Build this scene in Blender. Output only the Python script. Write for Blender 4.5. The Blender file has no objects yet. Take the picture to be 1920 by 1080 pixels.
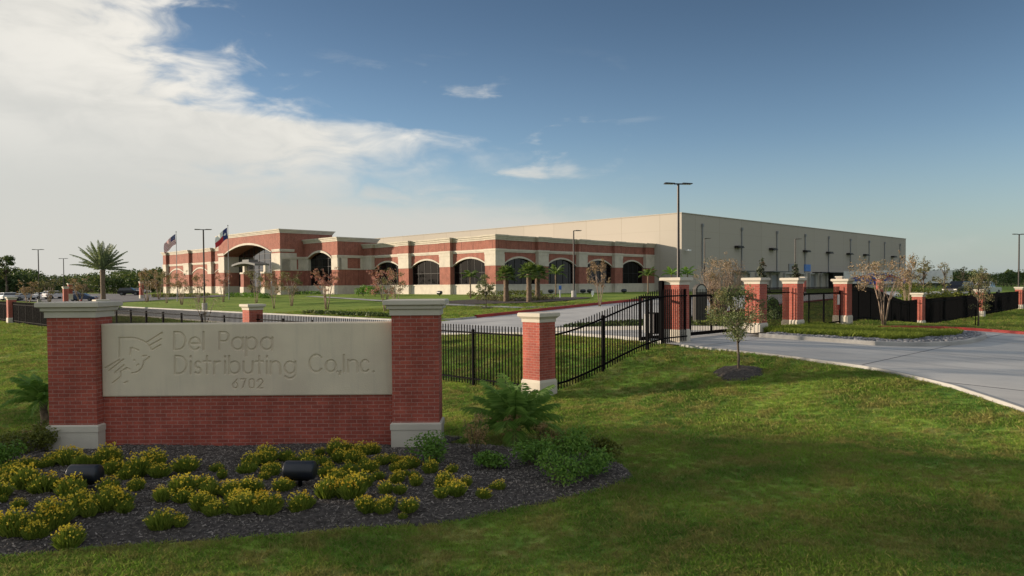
import bpy, bmesh, math, random
import numpy as np
from mathutils import Vector, Matrix
sc = bpy.context.scene
COL = sc.collection
random.seed(7); rng = np.random.default_rng(7)
R = math.radians
# ------------------------------------------------------------------ camera
FOC, HOR, PITCH, ROLL, CZ = 1390.0, 533.5, R(1.5), .007, 3.0
CYP = HOR + FOC*math.tan(PITCH)
cd = bpy.data.cameras.new('camera'); cam = bpy.data.objects.new('camera', cd); COL.objects.link(cam)
cd.sensor_width = 36; cd.lens = 36*FOC/1920; cd.shift_y = (CYP-540)/1920; cd.clip_end = 9000; cd.clip_start = .1
_cp, _sp, _cr, _sr = math.cos(PITCH), math.sin(PITCH), math.cos(ROLL), math.sin(ROLL)
CF = Vector((0, _cp, -_sp)); _u = Vector((0, _sp, _cp)); _r = Vector((1, 0, 0))
CR = _cr*_r - _sr*_u; CU = _sr*_r + _cr*_u
m = Matrix((CR, CU, -CF)).transposed().to_4x4(); m.translation = (0, 0, CZ); cam.matrix_world = m
sc.camera = cam
# ------------------------------------------------------------------ light
SUN_EL, SUN_AZ = R(9.5), R(8.7)           # low sun at the left, a little behind the sign
TO_SUN = Vector((-math.cos(SUN_EL)*math.cos(SUN_AZ), math.cos(SUN_EL)*math.sin(SUN_AZ), math.sin(SUN_EL)))
sl = bpy.data.lights.new('sun', 'SUN'); so = bpy.data.objects.new('sun', sl); COL.objects.link(so)
sl.energy = 4.6; sl.angle = R(1.6); sl.color = (1.0, .83, .64)
so.rotation_euler = TO_SUN.to_track_quat('Z', 'Y').to_euler()
sc.view_settings.view_transform = 'Standard'; sc.view_settings.look = 'None'
sc.view_settings.exposure = 0.8; sc.view_settings.gamma = 1; sc.view_settings.use_curve_mapping = False
sc.cycles.max_bounces = 6; sc.cycles.diffuse_bounces = 3; sc.cycles.transparent_max_bounces = 4
SKY = .10
CLOUD_LOW, CLOUD_HI, HAZE_L, HAZE_R = (.37, .365, .34), (.55, .525, .475), (.385, .365, .33), (.22, .27, .285)
w = bpy.data.worlds.new('World'); sc.world = w; w.use_nodes = True
nt = w.node_tree; nt.nodes.clear()
class N:
    """small helper to write node trees"""
    def __init__(s, nt): s.nt = nt
    def n(s, t, **k):
        o = s.nt.nodes.new(t)
        for a, v in k.items():
            if a == 'inp':
                for i, x in v.items():
                    if hasattr(x, 'is_output'): s.nt.links.new(x, o.inputs[i])
                    elif x is not None: o.inputs[i].default_value = x
            else: setattr(o, a, v)
        return o
    def math(s, op, a, b=None, c=None, clamp=False):
        o = s.n('ShaderNodeMath', operation=op, use_clamp=clamp)
        for i, x in enumerate((a, b, c)):
            if x is None: continue
            if hasattr(x, 'is_output'): s.nt.links.new(x, o.inputs[i])
            else: o.inputs[i].default_value = x
        return o.outputs[0]
    def mix(s, f, a, b, blend='MIX'):
        o = s.n('ShaderNodeMix', data_type='RGBA', blend_type=blend)
        for i, x in ((0, f), (6, a), (7, b)):
            if hasattr(x, 'is_output'): s.nt.links.new(x, o.inputs[i])
            else: o.inputs[i].default_value = x if i == 0 else (*x, 1)[:4]
        return o.outputs[2]
    def noise(s, vec, scale, detail=4, rough=.55, dist=0):
        o = s.n('ShaderNodeTexNoise', inp={'Scale': scale, 'Detail': detail, 'Roughness': rough, 'Distortion': dist})
        if vec is not None: s.nt.links.new(vec, o.inputs['Vector'])
        return o.outputs[0]
    def ramp(s, f, lo, hi, a=0., b=1., smooth=True):
        o = s.n('ShaderNodeMapRange', interpolation_type='SMOOTHSTEP' if smooth else 'LINEAR')
        for i, x in enumerate((f, lo, hi, a, b)):
            if hasattr(x, 'is_output'): s.nt.links.new(x, o.inputs[i])
            else: o.inputs[i].default_value = x
        return o.outputs[0]
    def curve(s, f, pts):
        o = s.n('ShaderNodeFloatCurve'); c = o.mapping.curves[0]; o.mapping.extend = 'HORIZONTAL'
        while len(c.points) < len(pts): c.points.new(0, 0)
        for p, q in zip(c.points, pts): p.location = q; p.handle_type = 'AUTO'
        o.mapping.use_clip = False; o.mapping.update()
        s.nt.links.new(f, o.inputs[1]); return o.outputs[0]
    def comb(s, x, y, z):
        o = s.n('ShaderNodeCombineXYZ')
        for i, v in enumerate((x, y, z)):
            if hasattr(v, 'is_output'): s.nt.links.new(v, o.inputs[i])
            else: o.inputs[i].default_value = v
        return o.outputs[0]
g = N(nt)
sky = g.n('ShaderNodeTexSky', sky_type='NISHITA', sun_disc=False, sun_elevation=SUN_EL, sun_rotation=-(math.pi/2-SUN_AZ),
          air_density=1.0, dust_density=.3, ozone_density=3.0)
geo = g.n('ShaderNodeTexCoord'); sep = g.n('ShaderNodeSeparateXYZ', inp={0: geo.outputs['Generated']})
dx, dy, dz = sep.outputs
hyp = g.math('SQRT', g.math('ADD', g.math('MULTIPLY', dx, dx), g.math('MULTIPLY', dy, dy)))
el = g.math('DIVIDE', dz, g.math('MAXIMUM', hyp, .02))        # tangent of the elevation
az = g.math('ARCTAN2', dx, dy)                                # azimuth from +Y, right positive
elc = g.math('MAXIMUM', el, 0.)
# clouds laid over the sky by azimuth and elevation
wv = g.comb(g.math('MULTIPLY', az, 2.6), g.math('MULTIPLY', el, 6.0), .37)
n1 = g.noise(wv, 1.7, 6, .52, .3)
n2 = g.noise(wv, 4.6, 7, .55, .6)
n3 = g.noise(g.comb(g.math('MULTIPLY', az, 5.), g.math('MULTIPLY', el, 26.), 2.1), 1.1, 7, .58, .5)
edge = g.curve(elc, [(0, .30), (.045, .28), (.075, .16), (.10, -.02), (.13, -.21), (.155, -.19), (.18, -.145), (.20, -.15), (.222, -.32), (.27, -.40), (.33, -.43), (.40, -.50), (.6, -.45), (1, -.5)])
nn = g.math('ADD', g.math('MULTIPLY', g.math('SUBTRACT', n1, .5), .34), g.math('MULTIPLY', g.math('SUBTRACT', n2, .5), .36))
sd = g.math('ADD', g.math('SUBTRACT', edge, az), nn)
soft = g.ramp(elc, .02, .25, .34, .085)
cm = g.ramp(sd, g.math('MULTIPLY', soft, -.8), g.math('MULTIPLY', soft, 1.0))
cm = g.math('MULTIPLY', cm, g.math('MULTIPLY', g.ramp(az, -2.0, -1.1), g.ramp(el, 1.2, .55)))
bk = g.math('MULTIPLY', g.ramp(g.math('ABSOLUTE', az), 1.0, 1.7), g.math('MULTIPLY', g.ramp(n1, .3, .5), .9))     # unseen cloud added behind the camera to fill shaded faces
cm = g.math('MAXIMUM', cm, bk)
wisp = g.ramp(g.math('ADD', g.math('MULTIPLY', n3, .8), g.math('MULTIPLY', n2, .6)), .74, .98)
band = g.math('MULTIPLY', g.ramp(elc, .05, .10), g.ramp(elc, .32, .22))
wm = g.math('MULTIPLY', g.math('MULTIPLY', wisp, band), g.math('MULTIPLY', g.ramp(az, .22, -.02), .8))
low = g.math('MULTIPLY', g.ramp(g.math('ABSOLUTE', g.math('SUBTRACT', g.math('ADD', el, g.math('MULTIPLY', g.math('SUBTRACT', n2, .5), .06)), .098)), .034, .0), g.math('MULTIPLY', g.ramp(n3, .34, .6), .75))
low = g.math('MULTIPLY', low, g.ramp(g.math('ADD', az, g.math('MULTIPLY', g.math('SUBTRACT', n1, .5), .5)), .22, .0))
wm = g.math('MAXIMUM', wm, low)
cm = g.math('MAXIMUM', g.math('MULTIPLY', cm, .94), wm)
cbri = g.ramp(g.math('ADD', g.math('MULTIPLY', n1, .5), g.math('MULTIPLY', n2, .5)), .36, .62)
rim = g.ramp(sd, .42, .04)
up = g.math('MULTIPLY', g.ramp(elc, .10, .22), g.math('ADD', g.math('MULTIPLY', rim, .45), .55))
ctop = g.math('MULTIPLY', up, g.math('ADD', g.math('MULTIPLY', cbri, .75), .25))
ccol = g.mix(ctop, CLOUD_LOW, CLOUD_HI)
hz = g.ramp(elc, .20, .0, smooth=False); hz = g.math('POWER', hz, 1.8)      # pale air near the horizon
skyc = g.mix(1.0, sky.outputs[0], (SKY*1.14, SKY*1.02, SKY*1.0), 'MULTIPLY')
dk = g.ramp(elc, .08, .42, 1.04, .64); dk = g.math('MULTIPLY', dk, g.ramp(az, -.1, .6, 1.0, .82))
skyc = g.mix(1.0, skyc, g.comb(dk, dk, dk), 'MULTIPLY')
hazec = g.mix(g.ramp(az, -.5, .55), HAZE_L, HAZE_R)
skyh = g.mix(g.math('MULTIPLY', hz, .85), skyc, hazec)
ccol = g.mix(g.ramp(g.math('ABSOLUTE', az), .9, 1.5), ccol, (.44, .455, .465))  # pale fill tone for the added cloud out of view
outc = g.mix(cm, skyh, ccol)
bg = g.n('ShaderNodeBackground', inp={0: outc, 1: 1.0})
g.n('ShaderNodeOutputWorld', inp={0: bg.outputs[0]})

# ------------------------------------------------------------------ coordinates
# site frame: a runs left-away, b runs right-away, origin at the corner pillar of the fence
OX, OY, S = .72, 20.0, math.sqrt(.5)
def ab(X, Y): X = X-OX; Y = Y-OY; return (Y-X)*S, (X+Y)*S
def xy(a, b): return OX+(b-a)*S, OY+(a+b)*S
def ray(px, py):
    d = CF+float((px-960)/FOC)*CR-float((py-CYP)/FOC)*CU
    return d/d.y
def at(px, py, Y): d = ray(px, py)*float(Y); return Vector((d.x, d.y, d.z+CZ))
def ss(a, b, x):
    t = np.clip((np.asarray(x, float)-a)/(b-a), 0, 1); return t*t*(3-2*t)
def zf(X, Y):
    """height of the ground"""
    a, b = ab(np.asarray(X, float), np.asarray(Y, float))
    fb = ss(0, 6.2, b)*(1-ss(24, 36, b))
    pl = fb*np.where(a < 0, np.clip(1+a/26, 0, 1), 1-ss(0, 26, a))
    I = 1.5*ss(6, 58, b)*ss(0, 16, a)
    return np.maximum(I, pl)
def gz(px, py, z): d = ray(px, py); Y = (z-CZ)/d.z; return d.x*Y, Y
def spot(px, py):
    z = .5
    for _ in range(50):
        X, Y = gz(px, py, z); z = .5*z+.5*float(zf(X, Y))
    return Vector((X, Y, z))
def onb(px, py, b): d = ray(px, py); Y = (b/S+OX+OY)/(d.x+1); return ab(d.x*Y, Y)[0]
def ona(px, py, a): d = ray(px, py); Y = (a/S-OX+OY)/(1-d.x); return ab(d.x*Y, Y)[1]
def col(px, Y):
    """ground point at depth Y in the direction of a column of the photograph"""
    d = ray(px, HOR); X = d.x*Y; return Vector((X, Y, float(zf(X, Y))))
def hgt(px, py, Y): return at(px, py, Y).z

# ------------------------------------------------------------------ materials
M = {}
def mat(name, color=(.5, .5, .5), rough=.7, metal=0., spec=.4, fn=None):
    m = bpy.data.materials.new(name); m.use_nodes = True; nt = m.node_tree
    b = nt.nodes['Principled BSDF']; g = N(nt)
    b.inputs['Base Color'].default_value = (*color, 1); b.inputs['Roughness'].default_value = rough
    b.inputs['Metallic'].default_value = metal; b.inputs['Specular IOR Level'].default_value = spec
    if fn: fn(g, b)
    M[name] = m; return m
def setc(g, b, c): g.nt.links.new(c, b.inputs['Base Color'])
def bump(g, b, h, s=.3, d=.02):
    o = g.n('ShaderNodeBump', inp={'Strength': s, 'Distance': d, 'Height': h}); g.nt.links.new(o.outputs[0], b.inputs['Normal'])
def objc(g): return g.n('ShaderNodeTexCoord').outputs['Object']
def posw(g): return g.n('ShaderNodeNewGeometry').outputs['Position']
def vary(c1, c2, scale, detail=4, bs=0., bd=.01, lo=.3, hi=.7, c3=None, s3=1.):
    def fn(g, b):
        p = posw(g); f = g.ramp(g.noise(p, scale, detail), lo, hi); c = g.mix(f, c1, c2)
        if c3: c = g.mix(g.math('MULTIPLY', g.ramp(g.noise(p, s3, 5), .5, .75), .6), c, c3)
        setc(g, b, c)
        if bs: bump(g, b, g.noise(p, scale*6, 5), bs, bd)
    return fn
def brick(bw, rh, mo, c1, c2, cm, bs=.5, off=.5, joint=None):
    def fn(g, b):
        s = g.n('ShaderNodeSeparateXYZ', inp={0: objc(g)}); v = g.comb(g.math('ADD', s.outputs[0], s.outputs[1]), s.outputs[2], 0.)
        t = g.n('ShaderNodeTexBrick', offset=off, inp={0: v, 'Color1': (*c1, 1), 'Color2': (*c2, 1), 'Mortar': (*cm, 1), 'Scale': 1., 'Mortar Size': mo, 'Mortar Smooth': .2, 'Bias': 0., 'Brick Width': bw, 'Row Height': rh})
        p = posw(g); f = g.ramp(g.noise(p, 1.3, 6), .3, .7, .86, 1.1); f2 = g.ramp(g.noise(p, 45, 3), .25, .75, .86, 1.14)
        stv = g.noise(g.comb(g.math('MULTIPLY', g.math('ADD', s.outputs[0], s.outputs[1]), 3.5), g.math('MULTIPLY', s.outputs[2], .45), 0.), 1., 5); f2 = g.math('MULTIPLY', f2, g.ramp(stv, .40, .75, 1.04, .82))
        k = g.math('MULTIPLY', f, f2)
        if joint: k = g.math('MULTIPLY', k, g.math('SUBTRACT', 1., g.math('MULTIPLY', .6, g.math('LESS_THAN', g.math('ABSOLUTE', g.math('SUBTRACT', g.math('FRACT', g.math('MULTIPLY', g.math('ADD', s.outputs[0], s.outputs[1]), 1/joint)), .5)), .013))))
        c = g.mix(1., t.outputs[0], g.comb(k, k, k), 'MULTIPLY'); setc(g, b, c)
        if bs: bump(g, b, g.math('ADD', g.math('SUBTRACT', 1., t.outputs[1]), g.math('MULTIPLY', g.noise(p, 90, 3), .25)), bs, .012)
    return fn
mat('brick', rough=.85, spec=.25, fn=brick(.205, .0685, .0065, (.36, .086, .057), (.27, .064, .046), (.36, .18, .145)))
for _j, _n in ((None, 'far_brick'), (2.75, 'panel_brick')): mat(_n, rough=.85, spec=.2, fn=brick(.205, .0685, .0065, (.275, .098, .068), (.235, .080, .056), (.33, .18, .14), 0., joint=_j))
mat('stone', rough=.85, spec=.25, fn=vary((.53, .485, .40), (.46, .42, .35), 1.4, 6, .25, .006, c3=(.36, .33, .285), s3=.8))
def panel_fn(g, b):
    p = objc(g); f = g.ramp(g.noise(p, 1.1, 6), .3, .7); c = g.mix(f, (.64, .555, .42), (.56, .488, .372))
    c = g.mix(g.math('MULTIPLY', g.ramp(g.noise(p, .7, 4, .6), .5, .68), .35), c, (.52, .42, .33))
    sp = g.n('ShaderNodeSeparateXYZ', inp={0: p})
    st = g.noise(g.comb(g.math('MULTIPLY', sp.outputs[0], 9), 0., g.math('MULTIPLY', sp.outputs[2], .7)), 1., 5)
    c = g.mix(g.math('MULTIPLY', g.ramp(st, .5, .75), .22), c, (.38, .345, .285))
    setc(g, b, c); bump(g, b, g.noise(p, 70, 5), .15, .004)
mat('sign_stone', rough=.85, spec=.2, fn=panel_fn)
mat('concrete', rough=.8, spec=.25, fn=vary((.37, .36, .335), (.30, .29, .27), .9, 6, .2, .004, c3=(.24, .235, .22), s3=.5))
def drive_fn(g, b):
    p = posw(g); s = g.n('ShaderNodeSeparateXYZ', inp={0: p})
    a = g.math('MULTIPLY', g.math('SUBTRACT', s.outputs[1], s.outputs[0]), S); bb = g.math('MULTIPLY', g.math('ADD', s.outputs[1], s.outputs[0]), S)
    f = g.ramp(g.noise(p, .35, 7, .6), .3, .7); c = g.mix(f, (.48, .47, .445), (.38, .375, .36))
    c = g.mix(g.math('MULTIPLY', g.ramp(g.noise(g.comb(g.math('MULTIPLY', a, .12), g.math('MULTIPLY', bb, 1.3), 0.), 1., 5), .45, .7), .45), c, (.22, .225, .235))
    def line(x, per, ph): return g.math('LESS_THAN', g.math('ABSOLUTE', g.math('SUBTRACT', g.math('FRACT', g.math('MULTIPLY', g.math('ADD', x, ph), 1/per)), .5)), (.0055*5/per))
    j = g.math('MAXIMUM', line(a, 5.2, .4), line(bb, 6.2, 2.1)); c = g.mix(g.math('MULTIPLY', j, .85), c, (.07, .07, .07))
    setc(g, b, c); bump(g, b, g.noise(p, 60, 4), .15, .004)
mat('drive_concrete', rough=.72, spec=.3, fn=drive_fn)
mat('asphalt', (.10, .10, .105), .85, fn=vary((.12, .12, .125), (.085, .085, .09), .6, 6))
mat('red_paint', rough=.6, fn=vary((.33, .028, .022), (.22, .024, .02), 1.2, 6))
mat('warehouse', rough=.85, spec=.2)
def wh_fn(g, b):
    s = g.n('ShaderNodeSeparateXYZ', inp={0: objc(g)}); v = g.comb(g.math('ADD', s.outputs[0], s.outputs[1]), s.outputs[2], 0.)
    t = g.n('ShaderNodeTexBrick', offset=0., inp={0: v, 'Color1': (.385, .352, .30, 1), 'Color2': (.355, .325, .278, 1), 'Mortar': (.25, .22, .18, 1), 'Scale': 1., 'Mortar Size': .035, 'Mortar Smooth': .0, 'Bias': 0., 'Brick Width': 8.8, 'Row Height': 40.})
    l = g.math('LESS_THAN', g.math('ABSOLUTE', g.math('SUBTRACT', g.math('FRACT', g.math('MULTIPLY', g.math('ADD', s.outputs[2], .3), 1/2.9)), .5)), .011)
    c = g.mix(g.math('MULTIPLY', l, .28), t.outputs[0], (.25, .22, .18))
    c = g.mix(g.math('MULTIPLY', g.ramp(g.noise(g.comb(v, v, v), .15, 5), .4, .7), .2), c, (.35, .32, .27)); setc(g, b, c)
bpy.data.materials.remove(M['warehouse']); mat('warehouse', rough=.85, spec=.2, fn=wh_fn)
mat('black_metal', (.0035, .0035, .004), .7, .0, .03)
mat('bronze_metal', (.022, .018, .016), .5, .2, .4)
mat('window_glass', (.003, .0035, .004), .03, 0., .42)
M['window_glass'].node_tree.nodes['Principled BSDF'].inputs['IOR'].default_value = 1.38
mat('entrance_glass', (.006, .006, .006), .03, 0., .9); M['entrance_glass'].node_tree.nodes['Principled BSDF'].inputs['IOR'].default_value = 1.9
mat('mullion', (.035, .034, .033), .6, 0., .2)
mat('grey_metal', (.22, .225, .23), .55, .2)
mat('light_metal', (.12, .125, .12), .7, 0., .2)
mat('white_paint', rough=.45, fn=vary((.72, .72, .71), (.62, .62, .61), 1.5))
mat('blue_paint', (.03, .09, .38), .45); mat('deep_blue', (.02, .04, .22), .4); mat('flag_red', (.42, .025, .035), .8); mat('flag_blue', (.025, .035, .14), .8); mat('flag_white', (.7, .7, .68), .8)
mat('sign_blue', (.05, .16, .45), .5); mat('pale_blue', (.42, .50, .60), .5)
mat('rubber', (.012, .012, .012), .8); mat('lamp_lens', (.6, .6, .55), .2)
for nme, c in dict(car_white=(.62, .63, .64), car_silver=(.36, .38, .40), car_black=(.012, .013, .016), car_blue=(.04, .06, .12), car_red=(.25, .02, .02)).items():
    mat(nme, c, .25, .25 if nme != 'car_white' else 0., .6)
mat('car_glass', (.01, .012, .014), .05, 0., .8)
mat('bark', rough=.9, fn=vary((.13, .10, .075), (.075, .058, .045), 9, 5, .6, .02))
mat('pale_bark', rough=.9, fn=vary((.36, .27, .20), (.22, .16, .12), 7, 5, .4, .01))
mat('palm_bark', rough=.9, fn=vary((.20, .14, .09), (.085, .06, .042), 11, 4, .8, .03))
mat('kiosk_brown', (.06, .055, .05), .7, 0., .2)
mat('mulch', rough=.95, spec=.1, fn=vary((.11, .095, .085), (.05, .044, .040), 16, 6, .8, .03, c3=(.16, .145, .135), s3=22))
mat('soil', rough=.95, spec=.1, fn=vary((.06, .048, .036), (.035, .03, .022), 6, 6, .6, .02))
def leafmat(name, c1, c2, c3=None, tr=.35, scale=1.2, rough=.55):
    m = bpy.data.materials.new(name); m.use_nodes = True; nt = m.node_tree; nt.nodes.clear(); g = N(nt)
    gi = g.n('ShaderNodeNewGeometry'); p = gi.outputs['Position']; isl = gi.outputs['Random Per Island']
    f = g.math('ADD', g.math('MULTIPLY', g.noise(p, scale, 3), .9), g.math('MULTIPLY', isl, .75), None)
    c = g.mix(g.ramp(f, .45, 1.15), c1, c2)
    if c3: c = g.mix(g.ramp(g.noise(p, scale*.7+.3, 3), .5, .72), c, c3)
    d = g.n('ShaderNodeBsdfPrincipled', inp={'Base Color': c, 'Roughness': rough, 'Specular IOR Level': .25})
    t = g.n('ShaderNodeBsdfTranslucent', inp={0: g.mix(1., c, (1.25, 1.25, .8), 'MULTIPLY')})
    x = g.n('ShaderNodeMixShader', inp={0: tr, 1: d.outputs[0], 2: t.outputs[0]})
    g.n('ShaderNodeOutputMaterial', inp={0: x.outputs[0]}); M[name] = m; return m
leafmat('oak_leaf', (.075, .105, .04), (.17, .19, .085), (.25, .17, .095), .3, 1.5)
leafmat('myrtle_leaf', (.20, .13, .08), (.27, .19, .12), (.14, .14, .06), .3, .9)
leafmat('pink_leaf', (.32, .11, .10), (.36, .20, .16), (.17, .15, .08), .3, .9)
leafmat('olive_leaf', (.09, .10, .045), (.18, .17, .08), (.20, .13, .075), .3, .9)
leafmat('twig_leaf', (.23, .165, .10), (.30, .22, .14), (.17, .16, .085), .2, 1.)
leafmat('wood_leaf', (.032, .060, .018), (.085, .12, .036), (.12, .135, .045), .25, .12)
leafmat('magnolia_leaf', (.018, .03, .014), (.045, .055, .024), (.07, .045, .025), .15, 2.)
leafmat('palm_leaf', (.11, .215, .04), (.20, .32, .07), None, .3, 2.)
leafmat('date_leaf', (.10, .135, .075), (.18, .21, .12), None, .25, 1.)
leafmat('fan_leaf', (.055, .10, .022), (.13, .18, .05), None, .35, 2.)
leafmat('shrub_leaf', (.07, .155, .022), (.145, .26, .04), None, .3, 3.)
leafmat('yellow_shrub_leaf', (.075, .095, .016), (.15, .165, .03), None, .35, 2.)
leafmat('lantana_leaf', (.12, .18, .026), (.23, .28, .045), None, .35, 5.)
leafmat('nandina_leaf', (.28, .21, .08), (.38, .23, .12), (.18, .24, .055), .3, 5.)
leafmat('petal', (.66, .50, .045), (.80, .64, .08), (.64, .38, .03), .35, 6.)
def turf(c1, c2, c3, blade):
    def colr(g, p):
        b1 = g.ramp(g.noise(p, .42, 5, .6), .38, .64); b2 = g.ramp(g.noise(p, 1.5, 6, .65), .46, .62); b3 = g.ramp(g.noise(p, .13, 4), .4, .62)
        c = g.mix(b1, c1, c2); c = g.mix(g.math('MULTIPLY', b2, .72), c, c3)
        return g.mix(g.math('MULTIPLY', b3, .35), c, tuple(x*.8 for x in c1))
    return colr
tcol = turf((.125, .235, .038), (.245, .355, .055), (.33, .285, .095), True)
def ground_fn(g, b):
    p = posw(g); c = tcol(g, p)
    s = g.n('ShaderNodeSeparateXYZ', inp={0: p})
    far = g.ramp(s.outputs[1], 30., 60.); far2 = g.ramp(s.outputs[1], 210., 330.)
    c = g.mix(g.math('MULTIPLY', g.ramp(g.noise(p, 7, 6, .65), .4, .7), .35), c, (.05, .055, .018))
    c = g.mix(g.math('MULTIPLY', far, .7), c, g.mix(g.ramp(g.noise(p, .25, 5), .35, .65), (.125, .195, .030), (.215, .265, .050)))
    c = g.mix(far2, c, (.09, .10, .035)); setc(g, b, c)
    bump(g, b, g.noise(p, 9, 6, .7), .7, .05)
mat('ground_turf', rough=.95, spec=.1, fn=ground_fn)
def blade_mat():
    m = bpy.data.materials.new('blade'); m.use_nodes = True; nt = m.node_tree; nt.nodes.clear(); g = N(nt)
    gi = g.n('ShaderNodeNewGeometry'); p = gi.outputs['Position']; c = tcol(g, p)
    rn = g.n('ShaderNodeObjectInfo').outputs['Random']; isl = gi.outputs['Random Per Island']
    k = g.math('ADD', g.math('MULTIPLY', rn, .4), g.math('MULTIPLY', isl, .5)); k = g.math('ADD', k, .62)
    c = g.mix(1., c, g.comb(k, k, k), 'MULTIPLY'); c = g.mix(g.math('MULTIPLY', g.math('GREATER_THAN', isl, .86), .6), c, (.32, .25, .11))
    d = g.n('ShaderNodeBsdfDiffuse', inp={0: c}); t = g.n('ShaderNodeBsdfTranslucent', inp={0: c})
    x = g.n('ShaderNodeMixShader', inp={0: .42, 1: d.outputs[0], 2: t.outputs[0]}); g.n('ShaderNodeOutputMaterial', inp={0: x.outputs[0]}); M['blade'] = m
blade_mat()
mat('chip', rough=.9, spec=.15, fn=lambda g, b: setc(g, b, g.mix(g.n('ShaderNodeObjectInfo').outputs['Random'], (.07, .061, .054), (.31, .272, .24))))
mat('cobble', rough=.7, spec=.3, fn=lambda g, b: setc(g, b, g.mix(g.n('ShaderNodeObjectInfo').outputs['Random'], (.07, .072, .08), (.26, .26, .27))))

# ------------------------------------------------------------------ mesh helpers
class MB:
    def __init__(s): s.v = []; s.f = []; s.m = []; s.mi = 0
    def add(s, vs, fs):
        o = len(s.v); s.v += [tuple(p) for p in vs]; s.f += [tuple(i+o for i in f) for f in fs]; s.m += [s.mi]*len(fs)
    def box(s, x0, x1, y0, y1, z0, z1):
        s.add([(x0, y0, z0), (x1, y0, z0), (x1, y1, z0), (x0, y1, z0), (x0, y0, z1), (x1, y0, z1), (x1, y1, z1), (x0, y1, z1)],
              [(0, 3, 2, 1), (4, 5, 6, 7), (0, 1, 5, 4), (1, 2, 6, 5), (2, 3, 7, 6), (3, 0, 4, 7)])
    def frustum(s, c, h0, h1, z0, z1):
        x, y = c
        s.add([(x-h0[0], y-h0[1], z0), (x+h0[0], y-h0[1], z0), (x+h0[0], y+h0[1], z0), (x-h0[0], y+h0[1], z0), (x-h1[0], y-h1[1], z1), (x+h1[0], y-h1[1], z1), (x+h1[0], y+h1[1], z1), (x-h1[0], y+h1[1], z1)],
              [(0, 3, 2, 1), (4, 5, 6, 7), (0, 1, 5, 4), (1, 2, 6, 5), (2, 3, 7, 6), (3, 0, 4, 7)])
    def prism(s, poly, z0, z1):
        n = len(poly)
        s.add([(x, y, z0) for x, y in poly]+[(x, y, z1) for x, y in poly], [tuple(range(n))[::-1], tuple(range(n, 2*n))]+[(i, (i+1) % n, n+(i+1) % n, n+i) for i in range(n)])
    def tube(s, pts, rad, n=6, cap=True):
        pts = [Vector(p) for p in pts]; rad = rad if hasattr(rad, '__len__') else [rad]*len(pts)
        up = None; rings = []
        for i, p in enumerate(pts):
            t = (pts[min(i+1, len(pts)-1)]-pts[max(i-1, 0)]).normalized()
            if up is None: up = t.orthogonal().normalized()
            up = (up-t*up.dot(t)); up = up.normalized() if up.length > 1e-6 else t.orthogonal().normalized()
            q = t.cross(up); rings.append([p+(up*math.cos(k*2*math.pi/n)+q*math.sin(k*2*math.pi/n))*rad[i] for k in range(n)])
        fs = [(i*n+k, i*n+(k+1) % n, (i+1)*n+(k+1) % n, (i+1)*n+k) for i in range(len(pts)-1) for k in range(n)]
        if cap: fs += [tuple(range(n))[::-1], tuple(range((len(pts)-1)*n, len(pts)*n))]
        s.add([v for r in rings for v in r], fs)
    def lathe(s, prof, n=12, c=(0, 0, 0)):
        s.add([(c[0]+r*math.cos(k*2*math.pi/n), c[1]+r*math.sin(k*2*math.pi/n), c[2]+z) for r, z in prof for k in range(n)],
              [(i*n+k, i*n+(k+1) % n, (i+1)*n+(k+1) % n, (i+1)*n+k) for i in range(len(prof)-1) for k in range(n)]+[tuple(range(n))[::-1], tuple(range((len(prof)-1)*n, len(prof)*n))])
    def np(s, V, F):
        o = len(s.v); s.v += [tuple(p) for p in V.tolist()]; s.f += [tuple(i+o for i in f) for f in F.tolist()]; s.m += [s.mi]*len(F)
    def mesh(s, name, mats, smooth=False):
        me = bpy.data.meshes.new(name); me.from_pydata(s.v, [], s.f)
        for m in (mats if isinstance(mats, (list, tuple)) else [mats]): me.materials.append(M[m])
        if any(s.m): me.polygons.foreach_set('material_index', s.m)
        if smooth: me.polygons.foreach_set('use_smooth', [True]*len(me.polygons))
        me.update(); return me
    def build(s, name, mats, parent=None, smooth=False):
        return link(name, s.mesh(name, mats, smooth), parent)
def link(name, me, parent=None):
    o = bpy.data.objects.new(name, me); COL.objects.link(o)
    if parent: o.parent = parent
    return o
def tag(o, label=None, cat=None, group=None, kind=None):
    for k, v in (('label', label), ('category', cat), ('group', group), ('kind', kind)):
        if v: o[k] = v
    return o
def thing(name, label, cat, loc=(0, 0, 0), rz=0, group=None, kind=None):
    o = bpy.data.objects.new(name, None); COL.objects.link(o); o.location = loc; o.rotation_euler = (0, 0, rz); o.empty_display_size = .2
    return tag(o, label, cat, group, kind)
KIDS = {}
def dup(root, loc, rz=0, label=None, sc_=None, group=None, cat=None):
    if root.name not in KIDS:
        KIDS[root.name] = [(c, [d for d in bpy.data.objects if d.parent == c]) for c in bpy.data.objects if c.parent == root]
    r = root.copy(); COL.objects.link(r); r.location = loc; r.rotation_euler = (0, 0, rz)
    if sc_ is not None: r.scale = sc_ if hasattr(sc_, '__len__') else (sc_,)*3
    if label: r['label'] = label
    if group: r['group'] = group
    if cat: r['category'] = cat
    for c, ds in KIDS[root.name]:
        e = c.copy(); COL.objects.link(e); e.parent = r
        for d in ds: q = d.copy(); COL.objects.link(q); q.parent = e
    return r
def site(name, label, cat, a, b, z=0., group=None, kind=None):
    """a thing whose own x runs along b and own y along a"""
    X, Y = xy(a, b); return thing(name, label, cat, (X, Y, z), math.pi/4, group, kind)
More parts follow.
